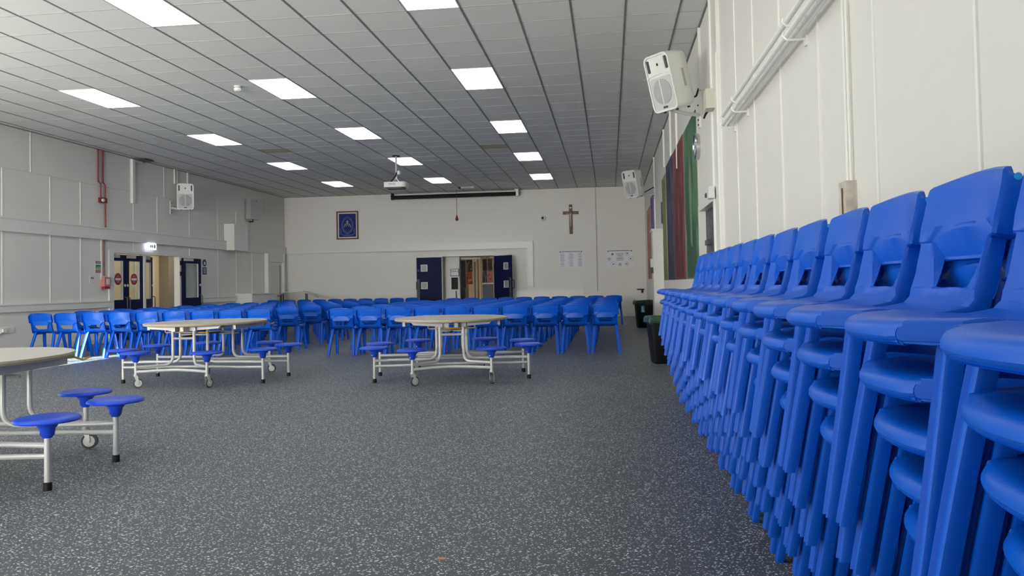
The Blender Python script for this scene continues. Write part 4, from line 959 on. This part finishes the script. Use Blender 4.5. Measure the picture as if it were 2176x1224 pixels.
# ---------------------------------------------------------------- folding round tables with eight stools
STO = [(s*x, t_*y, k) for (x, y, k) in ((.425, .77, 'c'), (.87, .345, 'f')) for s in (-1, 1) for t_ in (-1, 1)]
def make_table():
    t = thing('mobile_folding_table', '', 'table')
    ZT = .70
    for s in (-1, 1):       # two halves of the oval top, hinged along local Y
        bm = bm_(); a, b = .66, .80; pts = [(s*.0004, -b)]+[(s*a*math.sin(math.pi*k/24), -b*math.cos(math.pi*k/24)) for k in range(1, 24)]+[(s*.0004, b)]
        prism(bm, pts, lambda u, v, d: (u, v, d), ZT-.004, ZT); lo_ = bmesh.ops.translate
        h = obj('table_top', bm, MTOP, t, smooth=False)
        bm = bm_()
        for (a0, z0), (a1, z1) in zip([(1.0, ZT-.001), (1.006, ZT-.012), (1.0, ZT-.026), (.97, ZT-.03)], [(1.006, ZT-.012), (1.0, ZT-.026), (.97, ZT-.03), (.5, ZT-.03)]):
            for k in range(24):
                q = [((s*a*f*math.sin(math.pi*kk/24)) if 0 < kk < 24 else s*.0004, -b*f*math.cos(math.pi*kk/24), z) for kk, f, z in ((k, a0, z0), (k+1, a0, z0), (k+1, a1, z1), (k, a1, z1))]
                bm.faces.new([bm.verts.new(p) for p in q])
        bmesh.ops.remove_doubles(bm, verts=bm.verts[:], dist=1e-5)
        obj('edge_banding', bm, MEDGE, h)
        bm = bm_()
        box(bm, (s*.03, -.64, ZT-.085), (s*.07, .68, ZT-.03)); box(bm, (s*.52, -.36, ZT-.08), (s*.55, .36, ZT-.03))
        for yy in (-.5, .5): prism(bm, [(s*.07, ZT-.03), (s*.07, ZT-.085), (s*.42, ZT-.06), (s*.45, ZT-.03)], lambda u, v, d: (u, d, v), yy-.015, yy+.015)
        obj('under_frame', bm, MSTEEL, t, bevel=.004)
        # four down tubes that bend outwards into the stool arms
        for (sx, sy, kind) in [q for q in STO if q[0]*s > 0]:
            ty = math.copysign((.62 if sy > 0 else .52) if kind == 'c' else .30, sy); tx = s*(.13 if kind == 'c' else .17)
            za = .235 if kind == 'c' else .245
            arm = bend((tx, ty, ZT-.04), (tx, ty, za), (s*.40 if kind == 'f' else sx*.98, ty*1.02 if kind == 'f' else sy, za), .10)
            if kind == 'f': arm = arm+[(s*.55, ty*1.02, za), (sx, sy, za)]
            bm = bm_(); tube(bm, arm, .0165, 10); obj('down_tube', bm, MSTEEL, t)
            if kind == 'c':
                bm = bm_(); box(bm, (tx-.03, ty-.026, ZT-.085), (tx+.03, ty+.026, ZT-.03)); obj('corner_bracket', bm, MSTEEL, t, bevel=.008)
        # lower arm linking caster stool and foot stool posts through the middle
        for ss in (-1, 1):
            bm = bm_(); tube(bm, [(s*.87, ss*.345, .185), (s*.60, ss*.36, .185), (s*.25, ss*.33, .19), (s*.001, ss*.33, .19)], .015, 8); obj('lower_arm', bm, MSTEEL, t)
    bm = bm_(); box(bm, (-.012, -.78, ZT-.028), (.012, .78, ZT-.004)); obj('hinge_strip', bm, MEDGE, t, smooth=False)
    for ss in (-1, 1):      # low bowed bar between the two caster stools
        bm = bm_(); tube(bm, [(-.425, ss*.77, .178), (-.2, ss*.70, .186), (0, ss*.67, .19), (.2, ss*.70, .186), (.425, ss*.77, .178)], .0165, 8); obj('low_bar', bm, MSTEEL, t)
        bm = bm_(); tube(bm, [(-.13, ss*.52, .53), (.13, ss*.52, .53)], .013, 8); obj('cross_bar', bm, MSTEEL, t)
        bm = bm_(); tube(bm, [(-.17, ss*.3, .56), (.17, ss*.3, .56)], .012, 8); obj('cross_bar', bm, MSTEEL, t)
        bm = bm_(); tube(bm, [(-.26, ss*.46, .63), (-.26, ss*.46, .60), (-.25, ss*.46, .595), (.25, ss*.46, .595), (.26, ss*.46, .6), (.26, ss*.46, .63)], .006, 6); obj('release_rod', bm, MYEL, t)
    bm = bm_(); tube(bm, [(-.03, -.5, .545), (.05, 0, .56), (-.03, .5, .545)], .012, 8); obj('torsion_bar', bm, MDGREY, t)
    bm = bm_(); tube(bm, [(.05, .3, .63), (.30, .3, .66)], .012, 8); tube(bm, [(-.05, -.3, .63), (-.30, -.3, .66)], .012, 8); obj('brace', bm, MSTEEL, t)
    bm = bm_(); tube(bm, [(.35, .45, ZT-.05), (.5, .5, ZT-.045), (.62, .42, ZT-.06), (.60, .52, ZT-.05)], .008, 6); obj('lock_lever', bm, MYEL, t, label='yellow lock lever')
    # stools
    for (x, y, kind) in STO:
        st = bpy.data.objects.new('stool', None); C.objects.link(st); st.parent = t; st.location = (x, y, 0); st.empty_display_size = .05
        bm = bm_(); z0 = .145 if kind == 'c' else .03
        cyl(bm, (0, 0, z0), (0, 0, .385), .0165, 12); obj('post', bm, MSTEEL, st)
        bm = bm_(); lathe(bm, [(0, .405), (.12, .4035), (.152, .399), (.163, .392), (.167, .384), (.163, .376), (.13, .374), (.09, .37), (.055, .357), (.04, .335), (.034, .30), (.024, .285), (.017, .285)], 36)
        obj('stool_seat', bm, MSTOOL, st)
        bm = bm_(); cyl(bm, (-.02, -.034, .31), (-.021, -.04, .31), .005, 8); obj('rivet', bm, MCHROME, st)
        if kind == 'f':
            bm = bm_(); lathe(bm, [(0, 0), (.023, 0), (.0225, .04), (.018, .045), (0, .045)], 14); obj('rubber_foot', bm, MBLK, st)
        else:
            ang = {(-1, -1): .6, (1, -1): 1.3, (-1, 1): 2.2, (1, 1): .2}[(int(math.copysign(1, x)), int(math.copysign(1, y)))]
            c = bpy.data.objects.new('caster', None)
            off = Vector((math.cos(ang)*.025, math.sin(ang)*.025, 0)); ax = Vector((-math.sin(ang), math.cos(ang), 0))
            w = Vector((0, 0, .052))+off
            bm = bm_()
            cyl(bm, w-ax*.014, w+ax*.014, .052, 24); obj('tyre', bm, MTYRE, st, bevel=.004)
            bm = bm_(); cyl(bm, w-ax*.018, w+ax*.018, .038, 20); obj('wheel_disc', bm, MSTEEL, st, bevel=.003)
            bm = bm_(); cyl(bm, w-ax*.03, w+ax*.03, .010, 10)
            for sd in (-1, 1):
                p = w+ax*sd*.024; q0 = Vector((0, 0, .135))+ax*sd*.02
                prism(bm, [(-.012, 0), (.012, 0), (.02, 1), (-.02, 1)], lambda u, v, d: p.lerp(q0, v)+off.normalized()*u+ax*d, -.002, .002)
            cyl(bm, (0, 0, .13), (0, 0, .15), .024, 14); obj('caster_fork', bm, MSTEEL, st)
    return t
T0 = make_table(); index_children()
TABS = [(-1.86, 9.11, .2, 'round folding table with eight attached blue stools in the middle of the hall'),
        (-4.825, 8.97, -.02, 'round folding table with attached blue stools in front of the left seating block'),
        (-3.96, 4.235, .087, 'near round folding table with attached blue stools cut off by the left edge')]
for i, (x, y, a, lab) in enumerate(TABS):
    t = T0 if i == 0 else dup(T0)
    t.location = (x, y, 0); t.rotation_euler = (0, 0, a); t['label'] = lab; t['group'] = 'mobile folding tables with stools'
# small scrap on the floor
bm = bm_(); prism(bm, [(-.02, -.008), (.012, -.012), (.022, .004), (.0, .012), (-.018, .008)], lambda u, v, d: (u, v, d), 0, .002)
tag(obj('floor_scrap', bm, mat('orange_scrap', rgb(190, 140, 110), .7), loc=(-.68, 3.06, 0), smooth=False), 'tiny orange scrap lying on the flecked floor near the camera', 'scrap')
